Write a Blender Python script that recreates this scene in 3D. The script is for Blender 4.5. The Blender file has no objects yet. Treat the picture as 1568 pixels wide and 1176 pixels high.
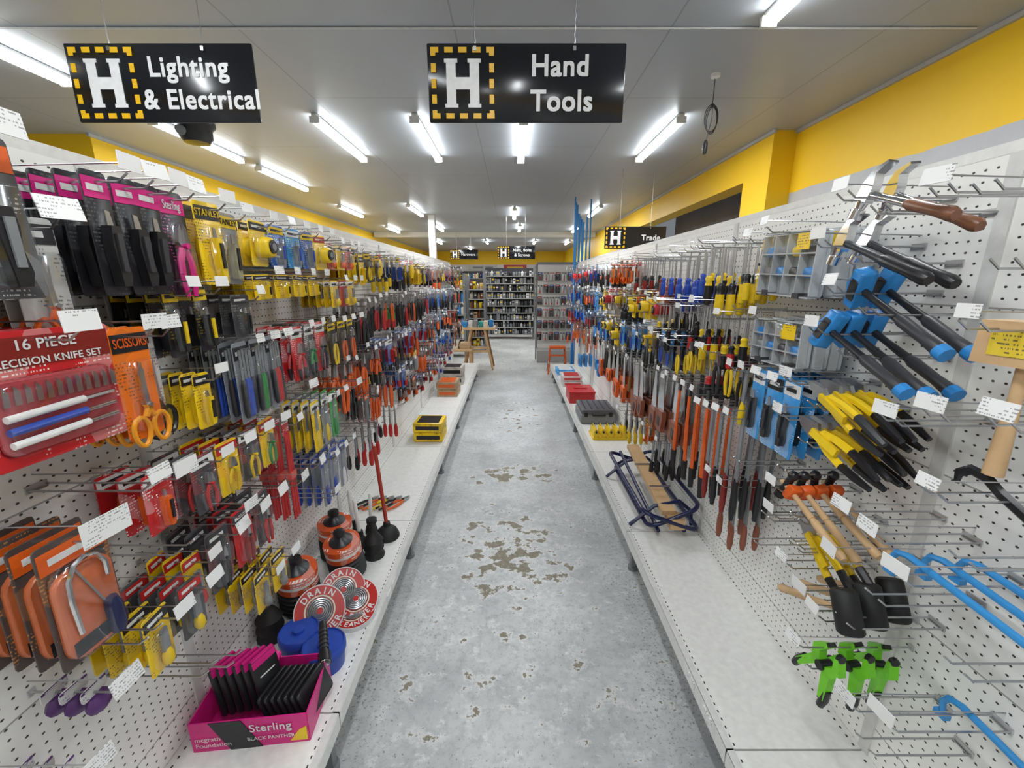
import bpy, bmesh, math, random
from mathutils import Matrix, Vector
R = random.Random(11)
scene = bpy.context.scene
scene.view_settings.view_transform = 'Standard'
pi = math.pi

# ------------------------------------------------------------------ materials
class NT:
    def __init__(s, name):
        s.mat = bpy.data.materials.new(name); s.mat.use_nodes = True
        s.t = s.mat.node_tree; s.n = s.t.nodes; s.l = s.t.links
        s.bsdf = s.n['Principled BSDF']; s.out = s.n['Material Output']
    def put(s, sock, v):
        if isinstance(v, bpy.types.NodeSocket): s.l.new(v, sock)
        elif v is not None: sock.default_value = v
    def math(s, op, a, b=None, c=None):
        n = s.n.new('ShaderNodeMath'); n.operation = op
        s.put(n.inputs[0], a); s.put(n.inputs[1], b); s.put(n.inputs[2], c)
        return n.outputs[0]
    def coords(s):
        n = s.n.new('ShaderNodeTexCoord'); x = s.n.new('ShaderNodeSeparateXYZ')
        s.l.new(n.outputs['Object'], x.inputs[0])
        return n.outputs['Object'], x.outputs
    def comb(s, a, b, c):
        n = s.n.new('ShaderNodeCombineXYZ')
        s.put(n.inputs[0], a); s.put(n.inputs[1], b); s.put(n.inputs[2], c)
        return n.outputs[0]
    def noise(s, vec, scale, detail=3, rough=.5):
        n = s.n.new('ShaderNodeTexNoise'); n.inputs['Scale'].default_value = scale
        n.inputs['Detail'].default_value = detail; n.inputs['Roughness'].default_value = rough
        s.put(n.inputs['Vector'], vec); return n.outputs['Fac']
    def mix(s, f, a, b):
        n = s.n.new('ShaderNodeMix'); n.data_type = 'RGBA'
        s.put(n.inputs['Factor'], f)
        for k, v in ((6, a), (7, b)):
            if isinstance(v, tuple): v = (v[0], v[1], v[2], 1)
            s.put(n.inputs[k], v)
        return n.outputs[2]
    def ramp(s, v, a, b):
        n = s.n.new('ShaderNodeMapRange'); n.inputs[1].default_value = a; n.inputs[2].default_value = b
        s.put(n.inputs[0], v); return n.outputs[0]
    def base(s, v): 
        if isinstance(v, tuple): v = (v[0], v[1], v[2], 1)
        s.put(s.bsdf.inputs['Base Color'], v)
    def set(s, **k):
        for a, b in k.items(): s.bsdf.inputs[a.replace('_', ' ')].default_value = b

_mc = {}
def P(c, rough=.4, metal=0.0):
    key = (c, rough, metal)
    if key in _mc: return _mc[key]
    t = NT('plain_%02x%02x%02x' % tuple(int(min(1, x) * 255) for x in c))
    o, x = t.coords()
    f = t.noise(o, 40, 2)
    d = tuple(v * .75 for v in c)
    t.base(t.mix(f, c, d)); t.set(Roughness=rough, Metallic=metal)
    _mc[key] = t.mat; return t.mat

def PR(c, ink, ax='y', dens=1.0, amt=.8, big=.2):
    """printed card: base colour with rows of small print"""
    key = ('pr', c, ink, ax, dens, amt, big)
    if key in _mc: return _mc[key]
    t = NT('printed_card'); o, x = t.coords()
    w = x[1] if ax == 'y' else x[0]; z = x[2]
    zz = t.math('MULTIPLY', z, 130 / dens)
    row = t.math('FLOOR', zz); fr = t.math('FRACT', zz)
    line = t.math('MULTIPLY', t.math('GREATER_THAN', fr, .35), t.math('LESS_THAN', fr, .75))
    v = t.comb(t.math('MULTIPLY', w, 230 / dens), t.math('MULTIPLY', row, 7.3), 0.0)
    n1 = t.math('GREATER_THAN', t.noise(v, 1.0, 1), .5)
    n2 = t.math('GREATER_THAN', t.noise(o, 18, 0), .54)
    m = t.math('MULTIPLY', t.math('MULTIPLY', line, n1), n2)
    bg = t.math('GREATER_THAN', t.noise(o, 11, 0), .6)
    c1 = t.mix(t.math('MULTIPLY', bg, big), c, ink)
    t.base(t.mix(t.math('MULTIPLY', m, amt), c1, ink)); t.set(Roughness=.32)
    _mc[key] = t.mat; return t.mat

def clear_mat():
    t = NT('clear_blister'); 
    tr = t.n.new('ShaderNodeBsdfTransparent'); gl = t.n.new('ShaderNodeBsdfGlossy')
    gl.inputs['Roughness'].default_value = .1
    gl.inputs['Color'].default_value = (.9, .95, 1, 1)
    mx = t.n.new('ShaderNodeMixShader'); mx.inputs[0].default_value = .085
    t.l.new(tr.outputs[0], mx.inputs[1]); t.l.new(gl.outputs[0], mx.inputs[2])
    t.l.new(mx.outputs[0], t.out.inputs[0]); return t.mat
CLEAR = clear_mat()

def peg_mat(ax):
    t = NT('pegboard_' + ax); o, x = t.coords()
    w = x[1] if ax == 'y' else x[0]; z = x[2]
    fy = t.math('SUBTRACT', t.math('FRACT', t.math('MULTIPLY', t.math('ADD', w, 50), 40)), .5)
    fz = t.math('SUBTRACT', t.math('FRACT', t.math('MULTIPLY', t.math('ADD', z, 50), 40)), .5)
    d = t.math('SQRT', t.math('ADD', t.math('MULTIPLY', t.math('MULTIPLY', fy, fy), .6), t.math('MULTIPLY', fz, fz)))
    hole = t.ramp(d, .120, .092)
    seam = t.math('LESS_THAN', t.math('FRACT', t.math('MULTIPLY', t.math('ADD', z, 50.06), 2.5)), .010)
    m = t.math('MAXIMUM', hole, t.math('MULTIPLY', seam, .6))
    n = t.noise(o, 3, 4)
    b = t.mix(n, (.90, .895, .86), (.77, .765, .74))
    t.base(t.mix(m, b, (.045, .042, .038))); t.set(Roughness=.42)
    bp = t.n.new('ShaderNodeBump'); bp.inputs['Strength'].default_value = .3; bp.inputs['Distance'].default_value = .002
    bp.invert = True
    t.put(bp.inputs['Height'], m); t.l.new(bp.outputs[0], t.bsdf.inputs['Normal'])
    return t.mat
PEGY = peg_mat('y'); PEGX = peg_mat('x')

def floor_mat():
    t = NT('painted_concrete'); o, x = t.coords()
    n1 = t.noise(o, 1.6, 6, .65); n2 = t.noise(o, 30, 5, .75)
    c = t.mix(t.ramp(n1, .35, .65), (.36, .37, .375), (.58, .59, .59))
    c = t.mix(t.math('MULTIPLY', t.ramp(n2, .48, .68), .5), c, (.25, .255, .25))
    def blob(cx, cy, sx, sy):
        a = t.math('DIVIDE', t.math('SUBTRACT', x[0], cx), sx); b = t.math('DIVIDE', t.math('SUBTRACT', x[1], cy), sy)
        r = t.math('SQRT', t.math('ADD', t.math('MULTIPLY', a, a), t.math('MULTIPLY', b, b)))
        return t.ramp(r, 1.0, 0.45)
    w = t.math('ADD', t.math('MULTIPLY', blob(.0, 2.35, .5, .65), .125), t.math('MULTIPLY', blob(0.02, 3.25, .5, .3), .18))
    w = t.math('ADD', w, t.math('MULTIPLY', blob(.05, 4.9, .5, 1.0), .11))
    w = t.math('ADD', w, t.math('MULTIPLY', blob(0, 1.3, .9, 1.4), .075))
    w = t.math('ADD', w, t.math('MULTIPLY', t.ramp(x[1], 6.0, 8.0), .08))
    sv = t.comb(x[0], t.math('MULTIPLY', x[1], 1.15), 0.0)
    n3 = t.noise(sv, 8.5, 8, .66)
    nw = t.math('ADD', n3, w)
    spot = t.ramp(nw, .69, .70)
    brown = t.mix(t.noise(o, 45, 3), (.13, .115, .08), (.32, .29, .22))
    halo = t.math('MULTIPLY', t.ramp(nw, .61, .68), .6)
    c = t.mix(halo, c, (.66, .665, .65))
    c = t.mix(spot, c, brown)
    n4 = t.noise(o, 75, 4, .75)
    side = t.math('MULTIPLY', t.ramp(t.math('ABSOLUTE', x[0]), .15, .6), .05)
    pit = t.math('MULTIPLY', t.ramp(t.math('ADD', t.math('ADD', n4, side), t.math('MULTIPLY', t.noise(o, 1.7, 3), .25)), .755, .785), .8)
    c = t.mix(pit, c, (.13, .12, .10))
    n5 = t.noise(sv, 14, 6, .7)
    c = t.mix(t.math('MULTIPLY', t.ramp(n5, .60, .64), .45), c, (.70, .70, .69))
    v = t.n.new('ShaderNodeTexVoronoi'); v.inputs['Scale'].default_value = 2.3; t.l.new(o, v.inputs['Vector'])
    rg = t.math('MULTIPLY', t.math('LESS_THAN', t.math('ABSOLUTE', t.math('SUBTRACT', v.outputs['Distance'], .10)), .009), t.math('GREATER_THAN', n2, .5))
    c = t.mix(t.math('MULTIPLY', rg, .4), c, (.22, .22, .21))
    t.base(c)
    t.put(t.bsdf.inputs['Roughness'], t.math('ADD', .36, t.math('MULTIPLY', t.math('ADD', spot, t.ramp(n2, .4, .8)), .3)))
    bp = t.n.new('ShaderNodeBump'); bp.inputs['Strength'].default_value = .3; bp.inputs['Distance'].default_value = .004
    t.put(bp.inputs['Height'], t.math('SUBTRACT', t.math('MULTIPLY', n2, .6), spot)); t.l.new(bp.outputs[0], t.bsdf.inputs['Normal'])
    return t.mat

def ceil_mat():
    t = NT('ceiling_panels'); o, x = t.coords()
    fx = t.math('FRACT', t.math('DIVIDE', t.math('ADD', x[0], 50.35), 1.22))
    rowx = t.math('FLOOR', t.math('DIVIDE', t.math('ADD', x[0], 50.35), 1.22))
    fy = t.math('FRACT', t.math('ADD', t.math('DIVIDE', t.math('ADD', x[1], 50), 2.44), t.math('MULTIPLY', rowx, .5)))
    s = t.math('MAXIMUM', t.math('LESS_THAN', fx, .008), t.math('LESS_THAN', fy, .004))
    n = t.noise(o, 1.2, 3)
    c = t.mix(n, (.36, .385, .41), (.44, .465, .50))
    t.base(t.mix(t.math('MULTIPLY', s, .5), c, (.16, .16, .16))); t.set(Roughness=.40)
    return t.mat

def wall_mat(zs, low=(.50, .51, .54)):
    t = NT('painted_wall'); o, x = t.coords()
    n = t.noise(o, 3, 5)
    edge = t.math('ADD', zs, t.math('MULTIPLY', t.math('SUBTRACT', n, .5), .05))
    m = t.math('GREATER_THAN', x[2], edge)
    lo = t.mix(t.noise(o, 2.2, 6, .65), tuple(v * .8 for v in low), tuple(v * 1.25 for v in low))
    hi = t.mix(n, (.95, .60, .008), (.88, .54, .006))
    t.base(t.mix(m, lo, hi)); t.set(Roughness=.5)
    bp = t.n.new('ShaderNodeBump'); bp.inputs['Strength'].default_value = .2; bp.inputs['Distance'].default_value = .01
    t.put(bp.inputs['Height'], n)
    t.l.new(bp.outputs[0], t.bsdf.inputs['Normal'])
    return t.mat

def emis(name, c, s):
    t = NT(name); t.base(c)
    t.bsdf.inputs['Emission Color'].default_value = (c[0], c[1], c[2], 1)
    t.bsdf.inputs['Emission Strength'].default_value = s
    return t.mat
TUBE = emis('fluorescent_tube', (.93, .97, 1.0), 17)

def wood_mat(c1, c2, name='pine'):
    t = NT(name); o, x = t.coords()
    v = t.comb(t.math('MULTIPLY', x[0], 8), t.math('MULTIPLY', x[1], 3), t.math('MULTIPLY', x[2], 8))
    t.base(t.mix(t.noise(v, 4, 4), c1, c2)); t.set(Roughness=.5); return t.mat
PINE = wood_mat((.66, .45, .24), (.50, .31, .15)); DWOOD = wood_mat((.33, .15, .05), (.22, .09, .03), 'brown_wood')

BLK = P((.012, .012, .014), .35); DK = P((.035, .035, .04), .4); RUB = P((.01, .01, .01), .6)
WHT = P((.84, .84, .81), .38); PAP = P((.80, .80, .78), .5); GRY = P((.22, .23, .24), .4)
STL = P((.50, .50, .51), .3, .9); CHR = P((.75, .76, .78), .14, 1.0)
RED = P((.55, .02, .02)); ORG = P((.78, .12, .01)); YLW = P((.85, .58, .01)); BLU = P((.02, .07, .42)); LBL = P((.02, .24, .62))
GRN = P((.03, .26, .06)); LIM = P((.20, .70, .02)); PNK = P((.70, .012, .22)); PUR = P((.10, .03, .16)); NAV = P((.008, .012, .07), .3)
DRD = P((.25, .02, .015), .3); BRN = P((.27, .08, .04)); TEA = P((.02, .35, .35)); CRM = P((.75, .70, .56))
TAG = PR((.80, .80, .79), (.28, .28, .28), dens=.8, amt=.9, big=0.0)
LENS = P((.5, .52, .53), .3); PLATE = P((.6, .6, .6), .35, .5)

# ------------------------------------------------------------------ mesh builder
class MB:
    def __init__(s): s.v = []; s.f = []; s.mi = []; s.sm = []; s.mats = []; s.M = Matrix(); s.front = True
    def add(s, vs, fs, mat, smooth=False):
        if mat in s.mats: k = s.mats.index(mat)
        else: s.mats.append(mat); k = len(s.mats) - 1
        o = len(s.v); M = s.M
        s.v.extend([M @ Vector(p) for p in vs])
        for f in fs:
            s.f.append([o + i for i in f]); s.mi.append(k); s.sm.append(smooth)
    def box(s, c, d, mat, rot=None):
        x, y, z = d[0] / 2, d[1] / 2, d[2] / 2
        vs = [Vector((a * x, b * y, e * z)) for a in (-1, 1) for b in (-1, 1) for e in (-1, 1)]
        if rot is not None: vs = [rot @ v for v in vs]
        c = Vector(c); vs = [v + c for v in vs]
        s.add(vs, [(0, 1, 3, 2), (4, 6, 7, 5), (0, 4, 5, 1), (2, 3, 7, 6), (0, 2, 6, 4), (1, 5, 7, 3)], mat)
    def prism(s, out, y0, y1, mat, smooth=False):
        n = len(out)
        vs = [(p[0], y0, p[1]) for p in out] + [(p[0], y1, p[1]) for p in out]
        fs = [tuple(range(n)), tuple(range(2 * n - 1, n - 1, -1))] + [(i, (i + 1) % n, n + (i + 1) % n, n + i) for i in range(n)]
        s.add(vs, fs, mat, smooth)
    def rbox(s, c, d, mat, r=.01, k=3):
        w, h = d[0] / 2, d[2] / 2; r = min(r, w * .95, h * .95)
        def ring(ins):
            o = []
            for (sx, sz, a0) in ((1, 1, 0), (-1, 1, 90), (-1, -1, 180), (1, -1, 270)):
                for i in range(k + 1):
                    a = math.radians(a0 + 90 * i / k)
                    o.append((c[0] + sx * (w - r) + (r - ins) * math.cos(a), c[2] + sz * (h - r) + (r - ins) * math.sin(a)))
            return o
        n = 4 * (k + 1); e = min(r * .4, d[1] * .3)
        y0, y1 = c[1] - d[1] / 2, c[1] + d[1] / 2
        rings = [(ring(e), y0), (ring(0), y0 + e), (ring(0), y1)]
        vs = [(p[0], y, p[1]) for o, y in rings for p in o]
        fs = [tuple(range(n)), tuple(range(2 * n, 3 * n))]
        for q in range(2):
            fs += [(q * n + i, q * n + (i + 1) % n, (q + 1) * n + (i + 1) % n, (q + 1) * n + i) for i in range(n)]
        s.add(vs, fs, mat)
    def sweep(s, pts, rad, mat, n=6, closed=False, caps=True, flat=1.0):
        pts = [Vector(p) for p in pts]; m = len(pts)
        if not isinstance(rad, (list, tuple)): rad = [rad] * m
        up = None; vs = []
        for i, p in enumerate(pts):
            if closed: t = pts[(i + 1) % m] - pts[i - 1]
            else: t = pts[min(i + 1, m - 1)] - pts[max(i - 1, 0)]
            if t.length < 1e-9: t = Vector((0, 0, 1))
            t.normalize()
            if up is None:
                up = Vector((0, 1, 0)) if abs(t.y) < .9 else Vector((1, 0, 0))
            up = (up - t * up.dot(t))
            if up.length < 1e-6: up = t.orthogonal()
            up.normalize(); sd = t.cross(up)
            for k in range(n):
                a = 2 * pi * k / n
                vs.append(p + (sd * math.cos(a) + up * math.sin(a) * flat) * rad[i])
        fs = []
        for i in range(m if closed else m - 1):
            j = (i + 1) % m
            fs += [(i * n + k, i * n + (k + 1) % n, j * n + (k + 1) % n, j * n + k) for k in range(n)]
        if not closed and caps: fs += [tuple(range(n)), tuple(range((m - 1) * n, m * n))]
        s.add(vs, fs, mat, n > 5)
    def cyl(s, a, b, r0, mat, r1=None, n=10):
        s.sweep([a, b], [r0, r0 if r1 is None else r1], mat, n)
    def lathe(s, prof, mat, n=16, o=(0, 0, 0), rot=None):
        vs = []; m = len(prof)
        for r, z in prof:
            for k in range(n):
                a = 2 * pi * k / n; v = Vector((r * math.cos(a), r * math.sin(a), z))
                if rot is not None: v = rot @ v
                vs.append(v + Vector(o))
        fs = [(i * n + k, i * n + (k + 1) % n, (i + 1) * n + (k + 1) % n, (i + 1) * n + k) for i in range(m - 1) for k in range(n)]
        fs += [tuple(range(n)), tuple(range((m - 1) * n, m * n))]
        s.add(vs, fs, mat, True)
    def text(s, body, x, z, size, mat, y=-.001, align='LEFT', bold=.012, sx=1.0):
        for (vs, fs, i) in textmesh(body, align, bold):
            s.add([(x + p[0] * size * sx, y - i * .00012, z + p[1] * size) for p in vs], fs, mat)
    def obj(s, name, parent=None):
        if not s.v: return None
        mn = Vector([min(v[i] for v in s.v) for i in range(3)]); mx = Vector([max(v[i] for v in s.v) for i in range(3)])
        c = (mn + mx) / 2
        me = bpy.data.meshes.new(name)
        me.from_pydata([v - c for v in s.v], [], s.f)
        for m in s.mats: me.materials.append(m)
        me.polygons.foreach_set('material_index', s.mi); me.polygons.foreach_set('use_smooth', s.sm)
        bm = bmesh.new(); bm.from_mesh(me); bmesh.ops.recalc_face_normals(bm, faces=bm.faces)
        bm.to_mesh(me); bm.free()
        try: me.set_sharp_from_angle(angle=math.radians(45))
        except Exception: pass
        me.update()
        ob = bpy.data.objects.new(name, me); scene.collection.objects.link(ob); ob.location = c
        if parent: ob.parent = parent
        return ob
_tc = {}
def textmesh(body, align, bold):
    k = (body, align, bold)
    if k in _tc: return _tc[k]
    # strokes are thickened by stacking slightly shifted layers of vinyl, each just proud of the last
    cu = bpy.data.curves.new('t', 'FONT'); cu.body = body; cu.align_x = align; cu.resolution_u = 4
    cu.size = 1.0; cu.space_character = 1.0 + bold * 3
    ob = bpy.data.objects.new('t', cu); scene.collection.objects.link(ob)
    dg = bpy.context.evaluated_depsgraph_get(); dg.update()
    me = ob.evaluated_get(dg).to_mesh()
    base = [(v.co.x, v.co.y) for v in me.vertices]; pf = [tuple(p.vertices) for p in me.polygons]
    ob.evaluated_get(dg).to_mesh_clear(); bpy.data.objects.remove(ob)
    offs = [(0, 0)] if bold <= 0 else [(a * bold, b * bold) for a in (-1, 0, 1) for b in (-1, 1)]
    r = [([(p[0] + ax, p[1] + ay) for p in base], pf, i) for i, (ax, ay) in enumerate(offs)]
    _tc[k] = r; return r

PL, PRX = -1.0, 1.05        # pegboard front faces
EL, ER = -.56, .64          # deck front edges
DZ = .24
def T(x, y, z): return Matrix.Translation((x, y, z))
def RY(d): return Matrix.Rotation(math.radians(d), 4, 'Y')
def RZ(d): return Matrix.Rotation(math.radians(d), 4, 'Z')
def RX(d): return Matrix.Rotation(math.radians(d), 4, 'X')
def S(side, y, z):
    if side == 'L': m = Matrix(((0, -1, 0, PL), (1, 0, 0, y), (0, 0, 1, z), (0, 0, 0, 1)))
    elif side == 'R': m = Matrix(((0, 1, 0, PRX), (-1, 0, 0, y), (0, 0, 1, z), (0, 0, 0, 1)))
    return m

# ------------------------------------------------------------------ tools (front -y, hang from z=0 down)
def pliers(b, L, hc, w=1.0):
    s = L
    b.prism([(-.02 * s, 0), (.02 * s, 0), (.06 * s, -.18 * s), (.065 * s, -.3 * s), (-.065 * s, -.3 * s), (-.06 * s, -.18 * s)], -.007, .007, STL)
    b.cyl((0, -.012, -.27 * s), (0, .012, -.27 * s), .035 * s, DK, n=8)
    for q in (-1, 1):
        b.sweep([(q * .03 * s, 0, -.3 * s), (q * .1 * s * w, 0, -.45 * s), (q * .12 * s * w, 0, -.7 * s), (q * .07 * s * w, 0, -s)], [.03 * s, .042 * s, .042 * s, .034 * s], hc, 6)
def snips(b, L, hc, hc2=None, w=1.0, k=1.0):
    s = L; hc2 = hc2 or BLK
    for q in (-1, 1):
        b.prism([(q * .01 * s, 0), (q * .05 * s, -.06 * s), (q * .09 * s, -.25 * s), (q * -.03 * s, -.36 * s), (q * -.01 * s, -.2 * s)], -.006 - q * .003, .004 - q * .003, STL)
        b.sweep([(q * .03 * s, 0, -.33 * s), (q * .13 * s * w, 0, -.5 * s), (q * .15 * s * w, 0, -.68 * s)], .045 * s * k, hc, 6)
        b.sweep([(q * .15 * s * w, 0, -.68 * s), (q * .13 * s * w, 0, -.85 * s), (q * .10 * s * w, 0, -s)], [.047 * s * k, .045 * s * k, .03 * s * k], hc2, 6)
    b.cyl((0, -.014, -.3 * s), (0, .014, -.3 * s), .04 * s, hc, n=8)
def driver(b, L, hc, hc2=None):
    b.cyl((0, 0, 0), (0, 0, -.56 * L), .0032, STL, n=6)
    r = .014
    b.sweep([(0, 0, -.52 * L), (0, 0, -.56 * L), (0, 0, -.62 * L), (0, 0, -.68 * L)], [r * .6, r, r * .75, r], hc2 or BLK, 8)
    b.sweep([(0, 0, -.68 * L), (0, 0, -.9 * L), (0, 0, -.98 * L), (0, 0, -L)], [r, r * 1.1, r * .95, r * .5], hc, 8)
def knife(b, L, hc, hc2=None):
    s = L
    b.prism([(-.05 * s, 0), (.02 * s, -.02 * s), (.05 * s, -.22 * s), (-.05 * s, -.22 * s)], -.002, .002, STL)
    b.prism([(-.07 * s, -.2 * s), (.07 * s, -.2 * s), (.09 * s, -.4 * s), (.06 * s, -.6 * s), (.1 * s, -.85 * s), (.06 * s, -s), (-.06 * s, -s), (-.08 * s, -.7 * s), (-.1 * s, -.45 * s)], -.011, .009, hc)
    b.prism([(-.04 * s, -.3 * s), (.05 * s, -.3 * s), (.04 * s, -.8 * s), (-.04 * s, -.8 * s)], -.015, -.01, hc2 or BLK)
def scissors(b, L, hc):
    s = L
    for q in (-1, 1):
        b.prism([(0, 0), (q * .05 * s, -.1 * s), (q * .035 * s, -.5 * s), (-q * .05 * s, -.62 * s), (-q * .02 * s, -.45 * s)], q * .003 - .002, q * .003 + .002, STL)
        pts = []
        for i in range(12):
            a = 2 * pi * i / 12
            pts.append((q * (.13 * s + .10 * s * math.cos(a) * (1 + .15 * math.sin(a))), 0, -.80 * s + .17 * s * math.sin(a)))
        b.sweep(pts, .028 * s, hc, 6, closed=True)
        b.sweep([(-q * .02 * s, 0, -.5 * s), (q * .05 * s, 0, -.64 * s)], .035 * s, hc, 6)
    b.cyl((0, -.01, -.5 * s), (0, .01, -.5 * s), .025 * s, STL, n=8)
def spanner(b, L, hc=None):
    m = hc or CHR; s = L
    b.prism([(-.07 * s, 0), (-.03 * s, 0), (-.03 * s, -.07 * s), (.03 * s, -.07 * s), (.03 * s, 0), (.07 * s, 0), (.085 * s, -.1 * s), (.03 * s, -.18 * s), (.03 * s, -.84 * s), (.07 * s, -.92 * s), (.03 * s, -s), (-.03 * s, -s), (-.07 * s, -.92 * s), (-.03 * s, -.84 * s), (-.03 * s, -.18 * s), (-.085 * s, -.1 * s)], -.004, .004, m)
def tape(b, L, hc):
    b.rbox((0, -.012, -L * .5), (L * .8, .04, L * .8), hc, .02)
    b.cyl((0, -.037, -L * .48), (0, -.03, -L * .48), L * .27, BLK, n=14)
    b.cyl((0, -.039, -L * .48), (0, -.03, -L * .48), L * .15, GRY, n=12)
    b.box((L * .42, -.012, -L * .82), (.03, .03, .006), STL)
def filet(b, L, hc):
    b.prism([(-.009, 0), (.009, 0), (.011, -.6 * L), (-.011, -.6 * L)], -.003, .003, GRY)
    b.sweep([(0, 0, -.58 * L), (0, 0, -.7 * L), (0, 0, -.9 * L), (0, 0, -L)], [.007, .012, .013, .008], hc, 8)
def penfile(b, L, hc):
    b.cyl((0, 0, 0), (0, 0, -.45 * L), .004, GRY, n=6)
    b.sweep([(0, 0, -.43 * L), (0, 0, -.5 * L), (0, 0, -.95 * L), (0, 0, -L)], [.005, .008, .0085, .005], hc, 8)
def saw(b, L, hc):
    s = L
    b.prism([(-.02, 0), (.015, 0), (.055, -.68 * s), (-.045, -.68 * s)], -.001, .001, CHR)
    o = [(-.055, -.66 * s), (.06, -.66 * s), (.065, -.78 * s), (.05, -.95 * s), (.06, -s), (-.01, -s), (-.05, -.93 * s), (-.04, -.8 * s)]
    b.prism(o, -.012, .012, hc)
    b.prism([(.0, -.75 * s), (.035, -.77 * s), (.03, -.92 * s), (-.005, -.9 * s)], -.0135, .0135, BLK)
def hammer(b, L, hc, grip, head='claw', hm=None, g=1.0):
    hm = hm or CHR
    if head == 'claw':
        b.cyl((-.058, 0, 0), (-.036, 0, 0), .015, hm, n=12)
        b.cyl((-.036, 0, 0), (-.015, 0, 0), .010, hm, r1=.014, n=10)
        b.prism([(-.02, .015), (.02, .015), (.05, .006), (.075, -.024), (.071, -.028), (.045, -.008), (.018, -.018), (-.02, -.018)], -.011, .011, hm)
    elif head == 'mallet':
        b.sweep([(-.052, 0, 0), (-.046, 0, 0), (.046, 0, 0), (.052, 0, 0)], [.025, .030, .030, .025], hm, 18)
    elif head == 'ball':
        b.cyl((-.045, 0, 0), (-.027, 0, 0), .015, hm, n=12); b.cyl((-.027, 0, 0), (.027, 0, 0), .011, hm, n=10)
        b.sweep([(.022, 0, 0), (.03, 0, 0), (.04, 0, 0), (.05, 0, 0), (.054, 0, 0)], [.008, .013, .016, .011, .004], hm, 10)
    elif head == 'sledge':
        b.rbox((0, 0, 0), (.10, .036, .038), hm, .008)
    b.sweep([(0, 0, .018), (0, 0, -.06), (0, 0, -.5 * L)], [.010, .008, .010], hc, 8)
    b.sweep([(0, 0, -.5 * L), (0, 0, -.55 * L), (0, 0, -.8 * L), (0, 0, -.96 * L), (0, 0, -L)], [.010 * g, .014 * g, .0125 * g, .0155 * g, .011 * g], grip, 10)

def card(b, w, h, c, ink=(.9, .9, .9), head=None, tool=None, tl=.75, blister=True, ax='y', label=None, lm=None):
    m = PR(c, ink, ax)
    b.rbox((0, 0, .02 - h / 2), (w, .002, h), m, .008, 2)
    if head is not None:
        b.box((0, -.0018, .02 - h * .13), (w * .94, .0012, h * .16), head)
        if label and b.front: b.text(label, 0, .02 - h * .13 - h * .035, h * .115, lm or PAP, y=-.0032, align='CENTER', sx=min(1, w / (h * .115 * len(label) * .62)))
        elif not label: b.box((-w * .05, -.0028, .02 - h * .13), (w * .6, .001, h * .05), PAP if head not in (PAP, WHT, YLW) else BLK)
    if blister and b.front:
        b.rbox((0, -.011, .02 - h * .6), (w * .82, .022, h * .66), CLEAR, .015, 2)
    if tool:
        keep = b.M; b.M = b.M @ T(0, -.013, .02 - h * .3); tool(b, h * .62 * tl / .75); b.M = keep

def hook(b, L=.24, dbl=False, tag=True, tw=.045):
    for sx in ((-.018, .018) if dbl else (0,)):
        b.sweep([(sx, 0, 0), (sx, -L * .92, .0), (sx, -L, .016)], .0024, STL, 5)
    b.box((0, -.002, .0), (.042 if dbl else .014, .003, .016), PLATE)
    if dbl: b.sweep([(-.018, -.004, -.004), (.018, -.004, -.004)], .003, STL, 5)
    if tag:
        b.sweep([(0, 0, .028), (0, -L - .004, .034)], .0016, STL, 4)
        b.box((0, -L - .008, .034), (tw, .002, tw * .56), TAG, Matrix.Rotation(math.radians(R.uniform(-14, 2)), 3, 'X') @ Matrix.Rotation(math.radians(R.uniform(-8, 8)), 3, 'Z'))

def stack(b, side, y, z, fn, n=4, d0=.05, dd=.03, L=None, tag=True, jit=2.5, dbl=False, tw=.045, sc=1.0):
    B0 = S(side, y, z) if isinstance(side, str) else side @ T(y, 0, z)
    b.M = B0; L = L or max(.2, d0 + dd * n + .02)
    hook(b, L, dbl, tag, tw)
    SC = Matrix.Scale(sc, 4)
    for i in range(n):
        b.front = (i == n - 1)
        b.M = B0 @ T(R.uniform(-.003, .003), -(d0 + i * dd), 0) @ RZ(R.uniform(-jit, jit) * 2) @ RY(R.uniform(-jit, jit)) @ SC
        fn(b)
    b.M = Matrix(); b.front = True
def item(name, side, y, z, fn, **k):
    b = MB(); stack(b, side, y, z, fn, **k); return b.obj(name)

# ------------------------------------------------------------------ room
def quad_box(name, x0, x1, y0, y1, z0, z1, mat):
    b = MB(); b.box(((x0 + x1) / 2, (y0 + y1) / 2, (z0 + z1) / 2), (x1 - x0, y1 - y0, z1 - z0), mat)
    me = bpy.data.meshes.new(name); me.from_pydata(b.v, [], b.f); me.materials.append(mat)
    bm = bmesh.new(); bm.from_mesh(me); bmesh.ops.recalc_face_normals(bm, faces=bm.faces); bm.to_mesh(me); bm.free()
    o = bpy.data.objects.new(name, me); scene.collection.objects.link(o); return o
CZ = 2.98
quad_box('floor', -7.2, 3.7, -3.2, 21.2, -.1, 0, floor_mat())
quad_box('ceiling', -7.2, 3.7, -3.2, 21.2, CZ, CZ + .1, ceil_mat())
WR = wall_mat(2.43); WY = wall_mat(1.2, (.6, .6, .58)); WB = wall_mat(2.36, (.7, .7, .68)); WG = wall_mat(9, (.22, .21, .24))
quad_box('wall_right', 2.7, 2.85, -3.2, 4.4, 0, CZ, WR)
quad_box('column_right', 2.48, 2.86, 4.4, 4.87, 0, CZ, wall_mat(-1))
quad_box('beam_right', 2.48, 2.72, 4.87, 9.0, 2.62, CZ, wall_mat(-1))
quad_box('wall_right_recess', 3.35, 3.5, 4.4, 9.1, 0, CZ, WG)
quad_box('wall_right_far', 2.48, 2.7, 9.0, 21.0, 0, CZ, wall_mat(2.3, (.6, .6, .6)))
quad_box('wall_left', -4.25, -4.08, 4.5, 21.0, 0, CZ, WY)
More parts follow.
